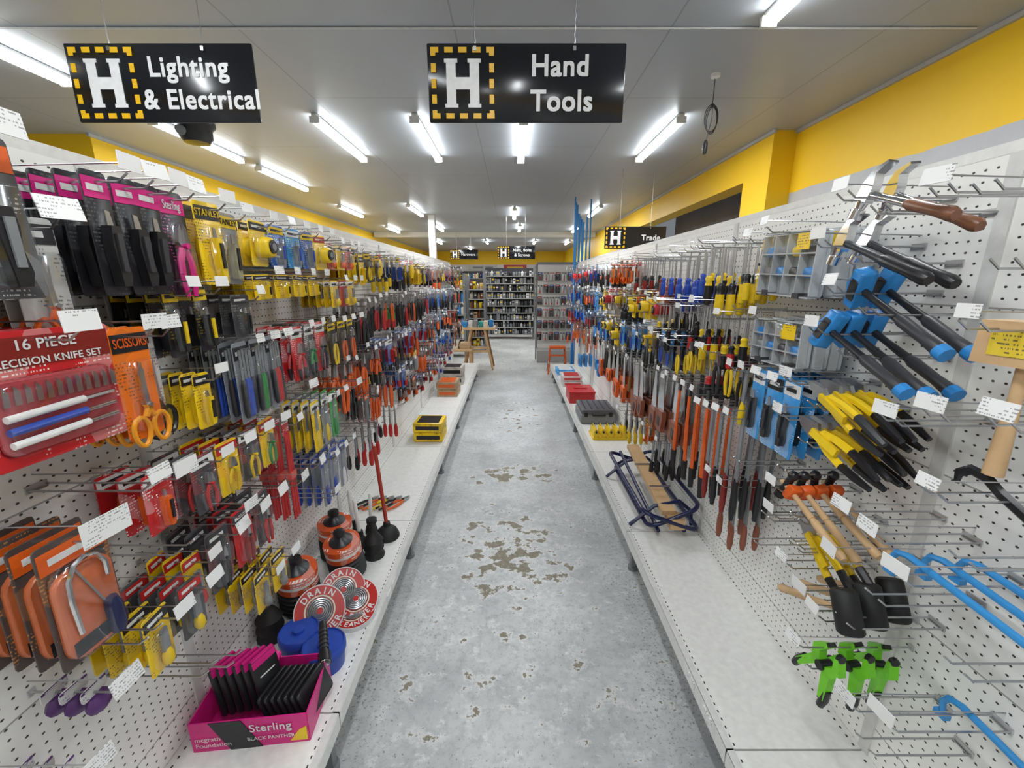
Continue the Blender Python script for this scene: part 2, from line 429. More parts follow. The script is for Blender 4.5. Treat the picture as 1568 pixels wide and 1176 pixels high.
quad_box('wall_left_return', -7.0, -4.25, 4.5, 4.65, 0, CZ, WY)
quad_box('wall_left_near', -7.15, -7.0, -3.2, 4.65, 0, CZ, wall_mat(2.2))
quad_box('wall_back', -4.3, 3.6, 21.0, 21.15, 0, CZ, WB)
quad_box('wall_front', -7.15, 3.6, -3.2, -3.05, 0, CZ, wall_mat(2.2, (.6, .6, .6)))
TRM = P((.5, .5, .5), .5)
quad_box('trim_1', 2.675, 2.7, -3.05, 4.4, CZ - .03, CZ - .001, TRM)
quad_box('trim_2', 2.455, 2.48, 4.36, 20.9, CZ - .03, CZ - .001, TRM)
quad_box('trim_3', -4.08, -4.055, 4.46, 20.9, CZ - .03, CZ - .001, TRM)
quad_box('ceiling_beam', -4.04, 2.44, 12.9, 13.15, CZ - .13, CZ - .001, WHT)

# ------------------------------------------------------------------ gondola shelving
def gondola(name, side, joints):
    root = bpy.data.objects.new(name, None); scene.collection.objects.link(root)
    sgn = -1 if side == 'L' else 1
    px = PL if side == 'L' else PRX; ex = EL if side == 'L' else ER
    top = 1.86
    for i in range(len(joints) - 1):
        y0, y1 = joints[i] + .003, joints[i + 1] - .003
        o = quad_box('peg_panel_%d' % i, min(px, px + sgn * .03), max(px, px + sgn * .03), y0, y1, DZ - .14, top, PEGY); o.parent = root
        b = MB()
        cx = (px + ex) / 2; dx = abs(px - ex)
        b.box((cx, (y0 + y1) / 2, DZ - .012), (dx - .002, y1 - y0, .024), WHT)
        b.box((ex + sgn * .006, (y0 + y1) / 2, DZ - .03), (.012, y1 - y0, .055), WHT)
        b.box((ex + sgn * .012, (y0 + y1) / 2, DZ - .002), (.022, y1 - y0 , .008), P((.70, .70, .68), .3))
        k = int((y1 - y0) / .025)
        for q in range(k):
            b.box((ex + sgn * .03, y0 + .012 + q * .025, DZ + .0004), (.004, .008, .0012), DK)
            b.box((px - sgn * .02, y0 + .012 + q * .025, DZ + .0004), (.005, .007, .0012), DK)
        for q in range(2):
            b.box((ex - sgn * .001, y0 + R.uniform(.1, 1.0), DZ - .028), (.003, .06, .032), TAG)
        b.obj('base_deck_%d' % i, root)
    b = MB()
    for y in joints:
        b.box((px + sgn * .02, y, top / 2), (.05, .032, top), P((.72, .72, .70), .35))
        b.box((px - sgn * .0005, y, 1.05), (.002, .008, 1.6), DK)
        b.box((ex + sgn * .05, y, .11), (.03, .03, .215), GRY)
        b.cyl((ex + sgn * .05, y, 0), (ex + sgn * .05, y, .02), .028, GRY)
        b.box(((px + ex) / 2, y, DZ - .055), (abs(px - ex) - .03, .025, .06), GRY)
    ym, yl = joints[0], joints[-1]
    b.box((px + sgn * .035, (ym + yl) / 2, top + .012), (.07, yl - ym, .025), WHT)
    b.box((px + sgn * .05, (ym + yl) / 2, .98), (.02, yl - ym, 1.72), WHT)
    b.obj('frame', root)
JL = [-1.18, -.06, 1.06, 2.18, 3.30, 4.42, 5.54, 6.66, 7.0]
JR = [-1.29, -.17, .95, 2.07, 3.19, 4.31, 5.43, 6.55, 6.9]
gondola('pegboard_gondola', 'L', JL); gondola('pegboard_gondola', 'R', JR)

# ------------------------------------------------------------------ signs
def signboard(name, xc, y, z0, w, h, lines, ts, tx):
    b = MB(); b.M = T(xc, y, z0 + h / 2)
    SB = P((.010, .011, .014), .2)
    b.rbox((0, 0, 0), (w, .008, h), SB, .004, 1)
    q = h * .9; x0 = -w / 2 + h * .05; th = q * .075
    YD = P((.90, .52, .01), .4)
    for i in range(5):
        a = x0 + i * q / 4.55; ww = q * .13 if i not in (0, 4) else q * .125
        b.box((a + ww / 2, -.0055, q / 2 - th / 2), (ww, .002, th), YD)
        b.box((a + ww / 2, -.0055, -q / 2 + th / 2), (ww, .002, th), YD)
        zc2 = q / 2 - i * q / 4.55 - ww / 2
        if i not in (0, 4):
            b.box((x0 + th / 2, -.0055, zc2), (th, .002, ww), YD)
            b.box((x0 + q - th / 2, -.0055, zc2), (th, .002, ww), YD)
        else:
            sg = -1 if i == 0 else 1
            zz = (q / 2 - th - .022 * q) if i == 0 else (-q / 2 + th + .022 * q)
            b.box((x0 + th / 2, -.0055, zz), (th, .002, .044 * q), YD); b.box((x0 + q - th / 2, -.0055, zz), (th, .002, .044 * q), YD)
    W = P((.85, .85, .85), .4); hx = x0 + q / 2; a = q * .29
    t = q * .085
    H = [(-a, a*1.18), (-a*.28, a*1.18), (-a*.28, a*1.0), (-a*.38, a*1.0), (-a*.38, t), (a*.38, t), (a*.38, a*1.0), (a*.28, a*1.0), (a*.28, a*1.18), (a, a*1.18), (a, a*1.0), (a*.9, a*1.0), (a*.9, -a*1.0), (a, -a*1.0), (a, -a*1.18), (a*.28, -a*1.18), (a*.28, -a*1.0), (a*.38, -a*1.0), (a*.38, -t), (-a*.38, -t), (-a*.38, -a*1.0), (-a*.28, -a*1.0), (-a*.28, -a*1.18), (-a, -a*1.18), (-a, -a*1.0), (-a*.9, -a*1.0), (-a*.9, a*1.0), (-a, a*1.0)]
    b.prism([(hx + p[0], p[1]) for p in H], -.0065, -.0042, W)
    n = len(lines)
    for i, (s, dx) in enumerate(lines):
        z = ((n - 1) / 2 - i) * ts * 1.17 - ts * .33
        b.text(s, tx + dx, z, ts, W, y=-.0055, bold=.024, sx=.97)
    for cx in (-w * .26, w * .24):
        b.box((cx, -.0045, h / 2 - .02), (.012, .012, .016), STL)
        k = int((CZ - z0 - h) / .02)
        top = (CZ - z0 - h / 2)
        zz = h / 2 - .01
        pts = [(cx + (.002 if j % 2 else -.002), (.0 if j % 2 else .003), zz + (top - zz) * j / max(k, 1)) for j in range(k + 1)]
        b.sweep(pts, .0025, STL, 4)
    b.M = Matrix(); return b.obj(name)
signboard('hanging_aisle_sign', .06, 2.0, 2.255, .82, .29, [('Hand', 0), ('Tools', 0)], .110, .018)
signboard('hanging_aisle_sign', -1.455, 2.0, 2.255, .77, .29, [('Lighting', .04), ('& Electrical', 0)], .102, -.095)
signboard('hanging_aisle_sign', 1.62, 5.8, 2.01, .8, .28, [('Trade', 0)], .10, .08)
signboard('hanging_aisle_sign', .09, 9.5, 2.06, .82, .27, [('Nuts, Bolts', 0), ('& Screws', .03)], .085, -.07)
signboard('hanging_aisle_sign', -1.38, 12.6, 2.2, .8, .27, [('Hardware', 0)], .095, -.08)

# ------------------------------------------------------------------ fluorescent lights
def lamp(x, y0, L=1.2, energy=20):
    b = MB()
    yc = y0 + L / 2
    b.rbox((x, yc, CZ - .018), (.05, L + .04, .036), WHT, .012, 2)
    for q in (-.022, .022):
        b.cyl((x + q, y0, CZ - .058), (x + q, y0 + L, CZ - .058), .013, TUBE, n=10)
    for yy in (y0 - .01, y0 + L + .01):
        b.box((x, yy, CZ - .05), (.08, .022, .05), WHT)
    root = b.obj('fluorescent_light_fitting')
    ld = bpy.data.lights.new('tube_light', 'AREA'); ld.shape = 'RECTANGLE'; ld.size = .06; ld.size_y = L
    ld.energy = energy; ld.color = (.95, .98, 1.0)
    lo = bpy.data.objects.new('tube_light', ld); scene.collection.objects.link(lo)
    lo.parent = root; lo.location = Vector((x, yc, CZ - .078)) - root.location
for x, y in [(-1.68, 4.0), (-.83, 4.0), (.10, 4.05), (1.44, 4.0), (1.36, 1.4), (-3.08, 2.1), (-3.1, 5.6), (-3.1, 4.05),
             (-.05, -.4), (-1.6, .2), (-1.2, -2.2), (1.3, -1.9),
             (-3.2, 8.3), (-1.9, 8.2), (.05, 8.6), (1.65, 8.3), (-3.2, 11.3), (-1.9, 10.9), (.2, 11.0), (1.7, 11.2),
             (-2.6, 15), (-.9, 15), (.8, 15), (2.0, 15.2), (-1.8, 18), (.4, 18)]:
    lamp(x, y)

b = MB(); b.M = T(-2.85, 4.2, CZ)
b.lathe([(.16, 0), (.16, -.03), (.13, -.06), (.13, -.13), (.10, -.17), (.03, -.18)], BLK, 20); b.cyl((-.03, -.13, -.1), (-.03, -.16, -.11), .04, GRY)
b.M = Matrix(); b.obj('ceiling_speaker')
b = MB(); b.M = T(1.40, 3.3, CZ)
b.lathe([(.032, 0), (.030, -.02), (.010, -.03)], WHT, 14)
b.cyl((0, 0, -.02), (0, 0, -.20), .003, DK, n=6)
for k in range(3):
    b.sweep([((.048 - .006 * k) * math.cos(a * pi / 10 + .3 * k) + .006 * k, .008 * k, -.27 - .006 * k + .085 * math.sin(a * pi / 10 + .3 * k)) for a in range(20)], .0032, DK, 5, closed=True)
b.box((0, .005, -.19), (.014, .02, .02), BLK)
b.sweep([(0, 0, -.18), (.006, 0, -.27), (-.012, 0, -.37), (-.022, 0, -.42)], .0032, DK, 5)
b.sweep([(-.022, 0, -.41), (-.022, 0, -.43), (-.025, 0, -.48), (-.025, 0, -.50)], [.008, .016, .018, .013], DK, 10)
b.M = Matrix(); b.obj('hanging_power_cable')
b = MB(); b.cyl((-6.5, 2.75, CZ - .006), (2.6, 2.75, CZ - .006), .006, PAP, n=8); b.obj('ceiling_conduit')

# ------------------------------------------------------------------ LEFT near products
C_BLK = (.014, .014, .017); C_YEL = (.84, .56, .01); C_RED = (.50, .015, .018); C_PNK = (.65, .01, .19); C_ORG = (.80, .17, .01)
C_BLU = (.015, .10, .42); C_LBL = (.03, .27, .62); C_WHT = (.62, .62, .60); C_GRN = (.05, .35, .08); C_CLR = (.22, .235, .26); C_PUR = (.12, .04, .2)
C_SMK = (.06, .06, .065)
L_ = 'L'
item('utility_knife_packs', L_, .70, 1.80, lambda b: card(b, .09, .25, C_SMK, (.5, .5, .5), ORG, lambda b, s: knife(b, s, BLK, GRY)), n=6, dd=.026, tw=.07)
item('utility_knife_packs', L_, .60, 1.76, lambda b: card(b, .09, .25, C_SMK, (.5, .5, .5), RED, lambda b, s: knife(b, s, RED, BLK)), n=4, dd=.028, tw=.07)
item('orange_handled_scissors', L_, .785, 1.69, lambda b: card(b, .085, .22, C_WHT, (.1, .1, .1), DK, lambda b, s: scissors(b, s * 1.3, ORG)), n=4, dd=.03, tw=.07)
for y in (.875, .935, .995):
    item('pruning_saw_packs', L_, y, 1.785, lambda b: card(b, .058, .235, C_BLK, (.09, .09, .09), PNK, lambda b, s: knife(b, s, BLK, DK), blister=False), n=4, dd=.048, tw=.055)
item('pink_secateurs_pack', L_, 1.065, 1.785, lambda b: card(b, .085, .24, C_BLK, (.5, .1, .3), PNK, lambda b, s: snips(b, s * 1.15, PNK, PNK, .7), label='Sterling'), n=4, dd=.045, tw=.06)
item('yellow_knife_packs', L_, 1.175, 1.78, lambda b: card(b, .10, .21, C_YEL, (.02, .02, .02), BLK, lambda b, s: knife(b, s, YLW, BLK), label='STANLEY', lm=YLW), n=5, dd=.036, tw=.055)
item('yellow_knife_packs', L_, 1.29, 1.77, lambda b: card(b, .09, .20, C_CLR, (.6, .4, .02), YLW, lambda b, s: knife(b, s, P((.35, .33, .22)), BLK), label='STANLEY', lm=BLK), n=4, dd=.04)
for y, c, hd in ((1.41, C_YEL, BLK), (1.52, C_BLU, YLW), (1.63, C_LBL, PAP), (1.74, C_BLU, YLW), (1.85, C_YEL, RED)):
    item('blade_and_tape_packs', L_, y, 1.765, lambda b: card(b, .09, .14, c, (.85, .8, .3), hd, (lambda b, s: tape(b, s * .9, YLW)) if c == C_YEL else (lambda b, s: knife(b, s, GRY, BLU))), n=5, dd=.034)
for y in (1.40, 1.52, 1.64, 1.76):
    item('blade_dispenser_packs', L_, y, 1.60, lambda b: card(b, .09, .08, C_YEL, (.02, .02, .02), BLK, lambda b, s: knife(b, s, YLW)), n=5, dd=.034)
item('folding_saw_packs', L_, 1.30, 1.54, lambda b: card(b, .08, .13, C_SMK, (.3, .3, .3), DK, lambda b, s: knife(b, s, DK)), n=4, dd=.04)
for y in (1.03, 1.13):
    item('folding_knives', L_, y, 1.565, lambda b: card(b, .055, .17, C_BLK, (.4, .3, .02), YLW, lambda b, s: knife(b, s, BLK, YLW)), n=4, dd=.04)
def knifeset(b):
    card(b, .225, .225, C_RED, (.8, .75, .7), None, None, blister=False)
    b.box((0, -.002, -.015), (.215, .001, .05), DRD)
    if not b.front: return
    b.text('16 PIECE', 0, -.012, .025, PAP, y=-.0035, align='CENTER'); b.text('PRECISION KNIFE SET', 0, -.038, .018, PAP, y=-.0035, align='CENTER')
    b.rbox((0, -.014, -.12), (.20, .026, .13), CLEAR, .02)
    b.rbox((0, -.005, -.12), (.195, .006, .125), P((.42, .04, .05), .3), .018)
    for i in range(12):
        b.prism([(-.085 + i * .0158, -.065), (-.078 + i * .0158, -.075), (-.078 + i * .0158, -.098), (-.088 + i * .0158, -.098)], -.014, -.011, CHR)
    for i, m in enumerate((WHT, BLU, WHT)):
        b.cyl((-.09, -.014, -.118 - i * .022), (.03, -.014, -.113 - i * .022), .0065, m, n=8); b.cyl((.03, -.014, -.113 - i * .022), (.085, -.014, -.111 - i * .022), .004, CHR, n=8)
item('precision_knife_set', L_, .725, 1.50, knifeset, n=4, dd=.045, tw=.065)
item('kitchen_scissors_packs', L_, .875, 1.485, lambda b: card(b, .085, .24, C_ORG, (.1, .05, .02), BLK, lambda b, s: scissors(b, s * 1.25, P((.85, .33, .01))), label='SCISSORS', lm=ORG), n=5, dd=.036, tw=.055)
item('black_scissors_packs', L_, .975, 1.475, lambda b: card(b, .075, .25, C_WHT, (.4, .1, .1), PAP, lambda b, s: scissors(b, s * 1.25, BLK)), n=3, dd=.04, tw=.055)
item('yellow_knife_packs', L_, 1.075, 1.345, lambda b: card(b, .055, .15, C_YEL, (.02, .02, .02), BLK, lambda b, s: knife(b, s, YLW, BLK)), n=5, dd=.032)
for y, hc in ((1.25, BLU), (1.33, GRN), (1.41, RED)):
    item('needle_file_sets', L_, y, 1.40, lambda b: (card(b, .075, .25, C_CLR, (.4, .4, .45), DK, None), [ (setattr(b, 'M', b.M @ T(dx, -.012, 0)), penfile(b, .21, m), setattr(b, 'M', b.M @ T(-dx, .012, 0))) for dx, m in ((-.024, DK), (-.008, hc), (.008, hc), (.024, DK))]), n=4, dd=.042)
for y, hc in ((1.60, RED), (1.70, GRN), (1.80, BLK)):
    item('carded_snips', L_, y, 1.41, lambda b: card(b, .085, .21, C_RED if hc is not GRN else (.06, .06, .06), (.9, .8, .8), PAP, lambda b, s: snips(b, s * 1.1, hc)), n=4, dd=.04)
for y, hc in ((1.92, YLW), (2.03, ORG), (2.14, ORG)):
    item('carded_pliers', L_, y, 1.40, lambda b: card(b, .08, .19, C_BLK, (.4, .3, .02), YLW, lambda b, s: pliers(b, s * 1.2, hc)), n=4, dd=.04)
for y, c in ((1.96, C_RED), (2.07, C_YEL), (2.16, C_RED)):
    item('drill_bit_packs', L_, y, 1.74, lambda b: card(b, .08, .11, c, (.9, .9, .6), PAP, lambda b, s: filet(b, s, ORG)), n=5, dd=.034)
    item('drill_bit_packs', L_, y, 1.58, lambda b: card(b, .08, .12, C_YEL if c == C_RED else C_RED, (.1, .1, .1), PAP, lambda b, s: filet(b, s, YLW)), n=5, dd=.034)
def hacksaw_pack(b):
    card(b, .125, .255, (.07, .05, .045), (.5, .2, .05), ORG, None, blister=False)
    b.rbox((0, -.006, -.135), (.108, .010, .18), P((.62, .15, .05), .3), .03)
    b.box((0, -.0125, -.2), (.09, .001, .03), BLK)
    if b.front: b.rbox((0, -.014, -.125), (.11, .026, .2), CLEAR, .03)
    pts = [(-.032, -.018, -.17), (-.036, -.018, -.10), (-.034, -.018, -.06), (-.02, -.018, -.035), (0, -.018, -.027), (.02, -.018, -.035), (.034, -.018, -.06), (.034, -.018, -.09)]
    b.sweep(pts, .0045, CHR, 6)
    b.prism([(-.022, -.035), (-.018, -.035), (.034, -.17), (.03, -.17)], -.0145, -.013, STL)
    b.sweep([(.028, -.018, -.14), (.03, -.018, -.16), (.032, -.018, -.20), (.03, -.018, -.22)], [.011, .015, .016, .011], NAV, 8)
item('mini_hacksaw_pack', L_, .69, 1.125, hacksaw_pack, n=4, dd=.045, d0=.04, tw=.085)
item('red_glass_cutter_packs', L_, .915, 1.14, lambda b: card(b, .09, .15, C_RED, (.95, .9, .9), PAP, lambda b, s: knife(b, s, ORG, BLK)), n=3, dd=.05, tw=.065)
for y, hc, c in ((1.06, RED, C_SMK), (1.16, YLW, C_YEL), (1.26, YLW, C_SMK), (1.36, GRN, C_YEL)):
    item('clamp_and_cutter_packs', L_, y, 1.12, lambda b: card(b, .088, .165, c, (.7, .1, .1), PAP if c != C_YEL else RED, lambda b, s: snips(b, s * 1.1, hc, hc)), n=3, dd=.05, tw=.05)
def longred(b):
    card(b, .05, .06, C_RED, (.9, .9, .9), PAP, None, blister=False)
    for q in (-.012, .0, .012): b.cyl((q, -.002, -.03), (q * 1.6, -.002, -.38), .005, RED, n=6)
    b.box((0, -.002, -.2), (.045, .016, .03), P((.7, .1, .08)))
item('red_flexible_pickup_tools', L_, 1.47, 1.08, longred, n=4, dd=.035)
for y, c in ((1.68, C_YEL), (1.77, C_CLR), (1.86, C_GRN)):
    item('hex_key_packs', L_, y, 1.09, lambda b: (card(b, .07, .22, c, (.1, .1, .1), PAP, None), filet(b, .19, YLW if c != C_GRN else GRN)), n=4, dd=.04)
for y, hc in ((1.70, BLU), (1.80, BLU), (1.90, WHT)):
    item('paint_brush_packs', L_, y, .84, lambda b: (card(b, .07, .24, C_CLR, (.1, .1, .4), BLU, None), filet(b, .22, hc)), n=4, dd=.04)
for y, hc in ((1.05, BLK), (1.16, DRD), (1.26, RED)):
    item('multi_tool_packs', L_, y, .90, lambda b: card(b, .09, .185, C_SMK if hc is not DRD else C_RED, (.5, .1, .1), DK, lambda b, s: pliers(b, s * 1.15, hc)), n=3, dd=.055, tw=.06)
for y, c in ((.80, C_YEL), (.90, C_SMK)):
    item('yellow_chisel_packs', L_, y, .85, lambda b: card(b, .075, .15, c, (.1, .1, .1), BLK if c == C_YEL else RED, lambda b, s: filet(b, s, YLW)), n=4, dd=.045, tw=.055)
item('yellow_chisel_packs', L_, .97, .87, lambda b: card(b, .06, .16, C_YEL, (.1, .1, .1), RED, lambda b, s: filet(b, s, RED)), n=3, dd=.045, tw=.05)
for y in (1.18, 1.28):
    item('yellow_anchor_packs', L_, y, .66, lambda b: card(b, .08, .14, C_YEL, (.1, .1, .3), BLK, lambda b, s: filet(b, s, GRY)), n=4, dd=.042, tw=.05)
def purplebag(b):
    card(b, .055, .028, C_WHT, (.2, .1, .3), PUR, None, blister=False)
    b.sweep([(0, 0, -.008), (.003, 0, -.02), (0, 0, -.036), (-.003, 0, -.048)], [.015, .024, .026, .016], PUR, 8, flat=.6)
item('purple_twine_packs', L_, .69, .77, purplebag, n=3, dd=.04, tw=.065)
item('purple_twine_packs', L_, .60, .67, purplebag, n=3, dd=.04, tw=.065)

b = MB()
for (y, z) in [(.80, 1.18), (.92, .60), (1.06, .96), (1.5, .90), (1.6, .72), (1.95, 1.1), (2.1, 1.1), (1.98, .9), (.72, .88), (.84, .66), (2.2, .82), (.84, 1.0), (1.36, .9), (1.5, 1.2)]:
    b.M = S('L', y, z); hook(b, .26, True, R.random() < .6, .055)
b.M = Matrix(); b.obj('empty_peg_hooks')
b = MB()
for (y, z) in [(.86, 1.76), (.78, 1.75), (.72, 1.62), (.86, 1.30), (.77, 1.34), (.66, 1.36), (.92, 1.04), (.84, 1.03), (.80, .90), (.93, .91), (1.06, .86), (1.0, .74), (.86, .78), (.8, .6),
               (.62, .9), (.95, .56), (.74, .55), (1.16, 1.04), (1.25, .74), (1.2, .86), (.66, 1.74), (1.4, .96), (.66, 1.1)]:
    b.M = S('R', y, z); hook(b, .24, True, R.random() < .45, .055)
b.M = Matrix(); b.obj('empty_peg_hooks')

# ------------------------------------------------------------------ RIGHT near products
def tools_set(name, y, z, n, ang, fn, dd=.04, d0=.12, dy=.0, dz=.0, tag=True, hk=.10, hz=-.045):
    b = MB(); B0 = S('R', y, z)
    b.M = B0; hook(b, .26, True, tag, .05)
    b.M = B0 @ T(hk, 0, hz); hook(b, .25, True, False)
    for i in range(n):
        b.M = B0 @ T(i * dy, -(d0 + i * dd), .012 + i * dz) @ RY(ang + R.uniform(-3, 3)) @ RZ(R.uniform(-14, 14))
        fn(b)
    b.M = Matrix(); return b.obj(name)
tools_set('claw_hammer', 1.08, 1.79, 2, -68, lambda b: hammer(b, .24, CHR, P((.22, .09, .045), .35), 'claw', g=.95), dd=.06, d0=.14)
tools_set('claw_hammer', 1.13, 1.685, 2, -68, lambda b: hammer(b, .27, DK, BLK, 'claw'), dd=.06, d0=.14)
def bluehammer(b):
    hammer(b, .27, BLK, DK, 'sledge', LBL, g=.95); b.cyl((0, 0, -.255), (0, 0, -.275), .0165, LBL, n=10)
    b.sweep([(-.02, 0, .02), (0, 0, .028), (.02, 0, .02)], .012, LBL, 6)
    b.rbox((0, -.019, 0), (.055, .002, .026), BLK, .004, 1)
tools_set('blue_mini_sledge_hammer', 1.06, 1.57, 2, -62, bluehammer, dd=.06, d0=.13)
tools_set('blue_mini_sledge_hammer', 1.10, 1.465, 3, -64, bluehammer, dd=.055, d0=.11)
def ysnip(b): snips(b, .28, YLW, BLK, .55, .85); b.box((0, -.012, -.12), (.02, .01, .1), YLW)
tools_set('tin_snips', 1.17, 1.315, 4, -72, ysnip, dd=.042, dy=.010, d0=.09)
tools_set('tin_snips', 1.18, 1.205, 4, -72, ysnip, dd=.042, dy=.010, d0=.09)
def woodham(b): hammer(b, .26, PINE, PINE, 'ball', BLK, g=.8); b.rbox((0, -.0, -.03), (.045, .03, .028), ORG, .006, 1)
tools_set('wooden_handled_hammer', 1.16, .985, 4, -72, woodham, dd=.042, d0=.09)
tools_set('tin_snips', 1.15, .90, 2, -64, ysnip, dd=.05, d0=.12)
b = MB(); b.M = S('R', 1.06, .795); hook(b, .26, True); b.M = S('R', .92, .745); hook(b, .26, True)
for i in range(3):
    b.M = S('R', .92 - i * .02, .765) @ T(0, -(.06 + i * .075), .03) @ RY(62); hammer(b, .27, PINE, PINE, 'mallet', RUB, g=.85)
b.M = Matrix(); b.obj('rubber_mallets')
def gclamp(b):
    for q in (-1, 1):
        b.prism([(q * .0, 0), (q * .035, -.0), (q * .045, .03), (q * .02, .07), (q * .012, .06), (q * .022, .03), (q * .012, .012)], -.011, .011, LIM)
        b.prism([(q * .0, .004), (q * .03, .004), (q * .055, -.08), (q * .038, -.085), (q * .012, -.02)], -.010, .010, LIM)
        b.sweep([(q * .042, 0, -.05), (q * .05, 0, -.085), (q * .052, 0, -.11)], [.010, .012, .010], BLK, 8)
        b.cyl((q * .012, 0, .066), (q * .022, 0, .07), .011, BLK, n=8)
    b.cyl((0, -.017, 0), (0, .017, 0), .013, BLK, n=10)
def gc(b):
    b.M = b.M @ T(0, 0, -.055) @ RY(22); b.M = b.M @ Matrix.Scale(1.0, 4); gclamp(b)
item('green_spring_clamps', 'R', .90, .665, gc, n=3, dd=.07, d0=.08, jit=6)
def bluebar(name, y, z, n, mat=LBL, L=.55, dd=.05):
    b = MB()
    b.M = S('R', y - .05, z - .02); hook(b, .26, True, tw=.055); b.M = S('R', y - .3, z - .02); hook(b, .26, True)
    for i in range(n):
        b.M = S('R', y, z) @ T(-i * .015, -(.07 + i * dd), -.008)
        pts = [(.0, 0, -.045), (-.005, 0, -.02), (.005, 0, 0), (.03, 0, .008), (.08, 0, .006), (L, 0, -.02)]
        b.sweep(pts, [.005, .007, .0075, .0075, .0075, .0075], mat, 8)
        b.sweep([(L - .001, 0, -.02), (L + .03, 0, -.03), (L + .05, 0, -.05)], [.0075, .0075, .004], mat, 8, flat=.6)
        b.box((.0, 0, -.05), (.025, .016, .012), mat)
    b.M = Matrix(); b.obj(name)
bluebar('blue_bow_saw_frames', .79, 1.02, 3, P((.04, .30, .68)), dd=.06)
bluebar('blue_bow_saw_frames', .745, .70, 1, P((.04, .30, .68)))
b = MB()
b.M = S('R', .72, 1.2); hook(b, .26, True)
b.M = S('R', .80, 1.225) @ T(0, -.12, 0)
b.sweep([(.0, 0, -.035), (.0, 0, -.012), (.02, 0, .004), (.05, 0, 0), (.08, 0, -.02), (.3, 0, -.12)], [.006, .01, .011, .012, .012, .011], BLK, 6, flat=.6)
b.M = Matrix(); b.obj('black_pry_bars')
b = MB(); b.M = S('R', .745, 1.515); hook(b, .24, True)
b.M = S('R', .735, 1.49) @ T(0, -.13, 0) @ RZ(8)
b.prism([(-.065, -.04), (.065, -.04), (.06, .04), (-.06, .04)], -.03, .03, PINE)
b.box((0, -.031, 0), (.08, .002, .045), PR((.75, .55, .05), (.05, .05, .05)))
b.sweep([(0, 0, -.04), (0, 0, -.1), (0, 0, -.2), (0, 0, -.25)], [.011, .010, .015, .016], PINE, 8)
b.M = Matrix(); b.obj('carpenters_mallet')
def organiser(b, w, h):
    b.rbox((0, 0, -h / 2), (w, .012, h), P((.50, .54, .56), .2), .012)
    b.rbox((0, -.022, -h / 2), (w, .03, h), CLEAR if b.front else LENS, .012)
    for i in range(5): b.box((-w / 2 + w * i / 4, -.02, -h / 2), (.004, .026, h * .94), LENS)
    for i in range(4): b.box((0, -.02, -h * i / 3), (w * .98, .026, .004), LENS)
    for q in (-.3, .3): b.box((w * q, -.02, -h + .004), (.03, .035, .016), DK)
    for i in range(8):
        b.rbox((-w * .37 + (i % 4) * w * .25, -.02, -h * (.3 if i < 4 else .62)), (.045, .012, .03), (LBL, GRY, YLW, DK, GRY, LBL, DK)[i % 7], .008, 1)
    b.box((w * .3, -.038, -.03), (.06, .001, .045), PR(C_YEL, (.05, .05, .05)))
item('parts_organiser_case', 'R', 1.36, 1.745, lambda b: organiser(b, .28, .19), n=3, dd=.055, L=.27)
item('parts_organiser_case', 'R', 1.36, 1.475, lambda b: organiser(b, .24, .14), n=3, dd=.055, L=.27)
for y in (1.24, 1.33, 1.42):
    item('blue_knife_packs', 'R', y, 1.285, lambda b: card(b, .08, .25, C_LBL, (.85, .9, .95), PAP if y != 1.33 else BLK, lambda b, s: knife(b, s * .9, BLK, DK)), n=4, dd=.045)
item('putty_knives', 'R', 1.50, 1.28, lambda b: (filet(b, .21, YLW)), n=4, dd=.045)
item('safety_glove_pack', 'R', 1.54, 1.73, lambda b: card(b, .07, .2, C_BLK, (.6, .5, .1), YLW, lambda b, s: pliers(b, s, YLW)), n=3, dd=.05)
for i, y in enumerate((1.48, 1.56, 1.64, 1.72)):
    item('long_files', 'R', y, 1.10 - .01 * i, lambda b: (filet(b, .42, DRD if i % 2 else BLK)), n=4, dd=.045)
for i, y in enumerate((1.52, 1.62)):
    item('long_files', 'R', y, .80, lambda b: (filet(b, .28, BRN)), n=3, dd=.05)
for i, y in enumerate((1.82, 1.92, 2.02, 2.14)):
    item('orange_pruning_saws', 'R', y, 1.10, lambda b: (b.sweep([(0, 0, 0), (0, 0, -.2), (.01, 0, -.42)], [.009, .012, .014], ORG, 8, flat=.6), b.sweep([(.01, 0, -.40), (.015, 0, -.5)], [.015, .012], BLK, 8), b.prism([(-.012, .02), (.012, .02), (.012, -.06), (-.012, -.06)], -.006, .006, DK)), n=3, dd=.055)

# ------------------------------------------------------------------ generic rows down the aisle
def row(name, side, y0, y1, z, step, kinds, n=3, dd=.05, L=None):
    b = MB(); y = y0; i = 0
    while y < y1:
        fn = kinds[int(i / 2.2) % len(kinds)] if R.random() < .65 else R.choice(kinds)
        sc = R.uniform(.88, 1.28)
        if R.random() > .06: stack(b, side, y, z + R.uniform(-.03, .025), fn, n=R.choice([n - 1, n, n, n + 1]), dd=dd * R.uniform(.7, 1), tag=R.random() < .75, tw=.042, sc=sc)
        y += step * R.uniform(.85, 1.1) * max(.95, sc * .95); i += 1
    return b.obj(name)
def cd(w, h, c, ink, head, tool=None, ax='y'):
    return lambda b: card(b, w, h, c, ink, head, tool, blister=False, ax=ax)
kp = lambda hc, L=.2: (lambda b: pliers(b, L, hc))
kd = lambda hc, L=.22, h2=None: (lambda b: driver(b, L, hc, h2))
ks = lambda hc, L=.22, h2=None: (lambda b: snips(b, L, hc, h2))
Y_, K_ = C_YEL, (.02, .02, .02)
TK = lambda hc: (lambda b, s: knife(b, s, hc)); TP = lambda hc: (lambda b, s: pliers(b, s, hc)); TF = lambda hc: (lambda b, s: filet(b, s, hc)); TT = lambda hc: (lambda b, s: tape(b, s * .8, hc))
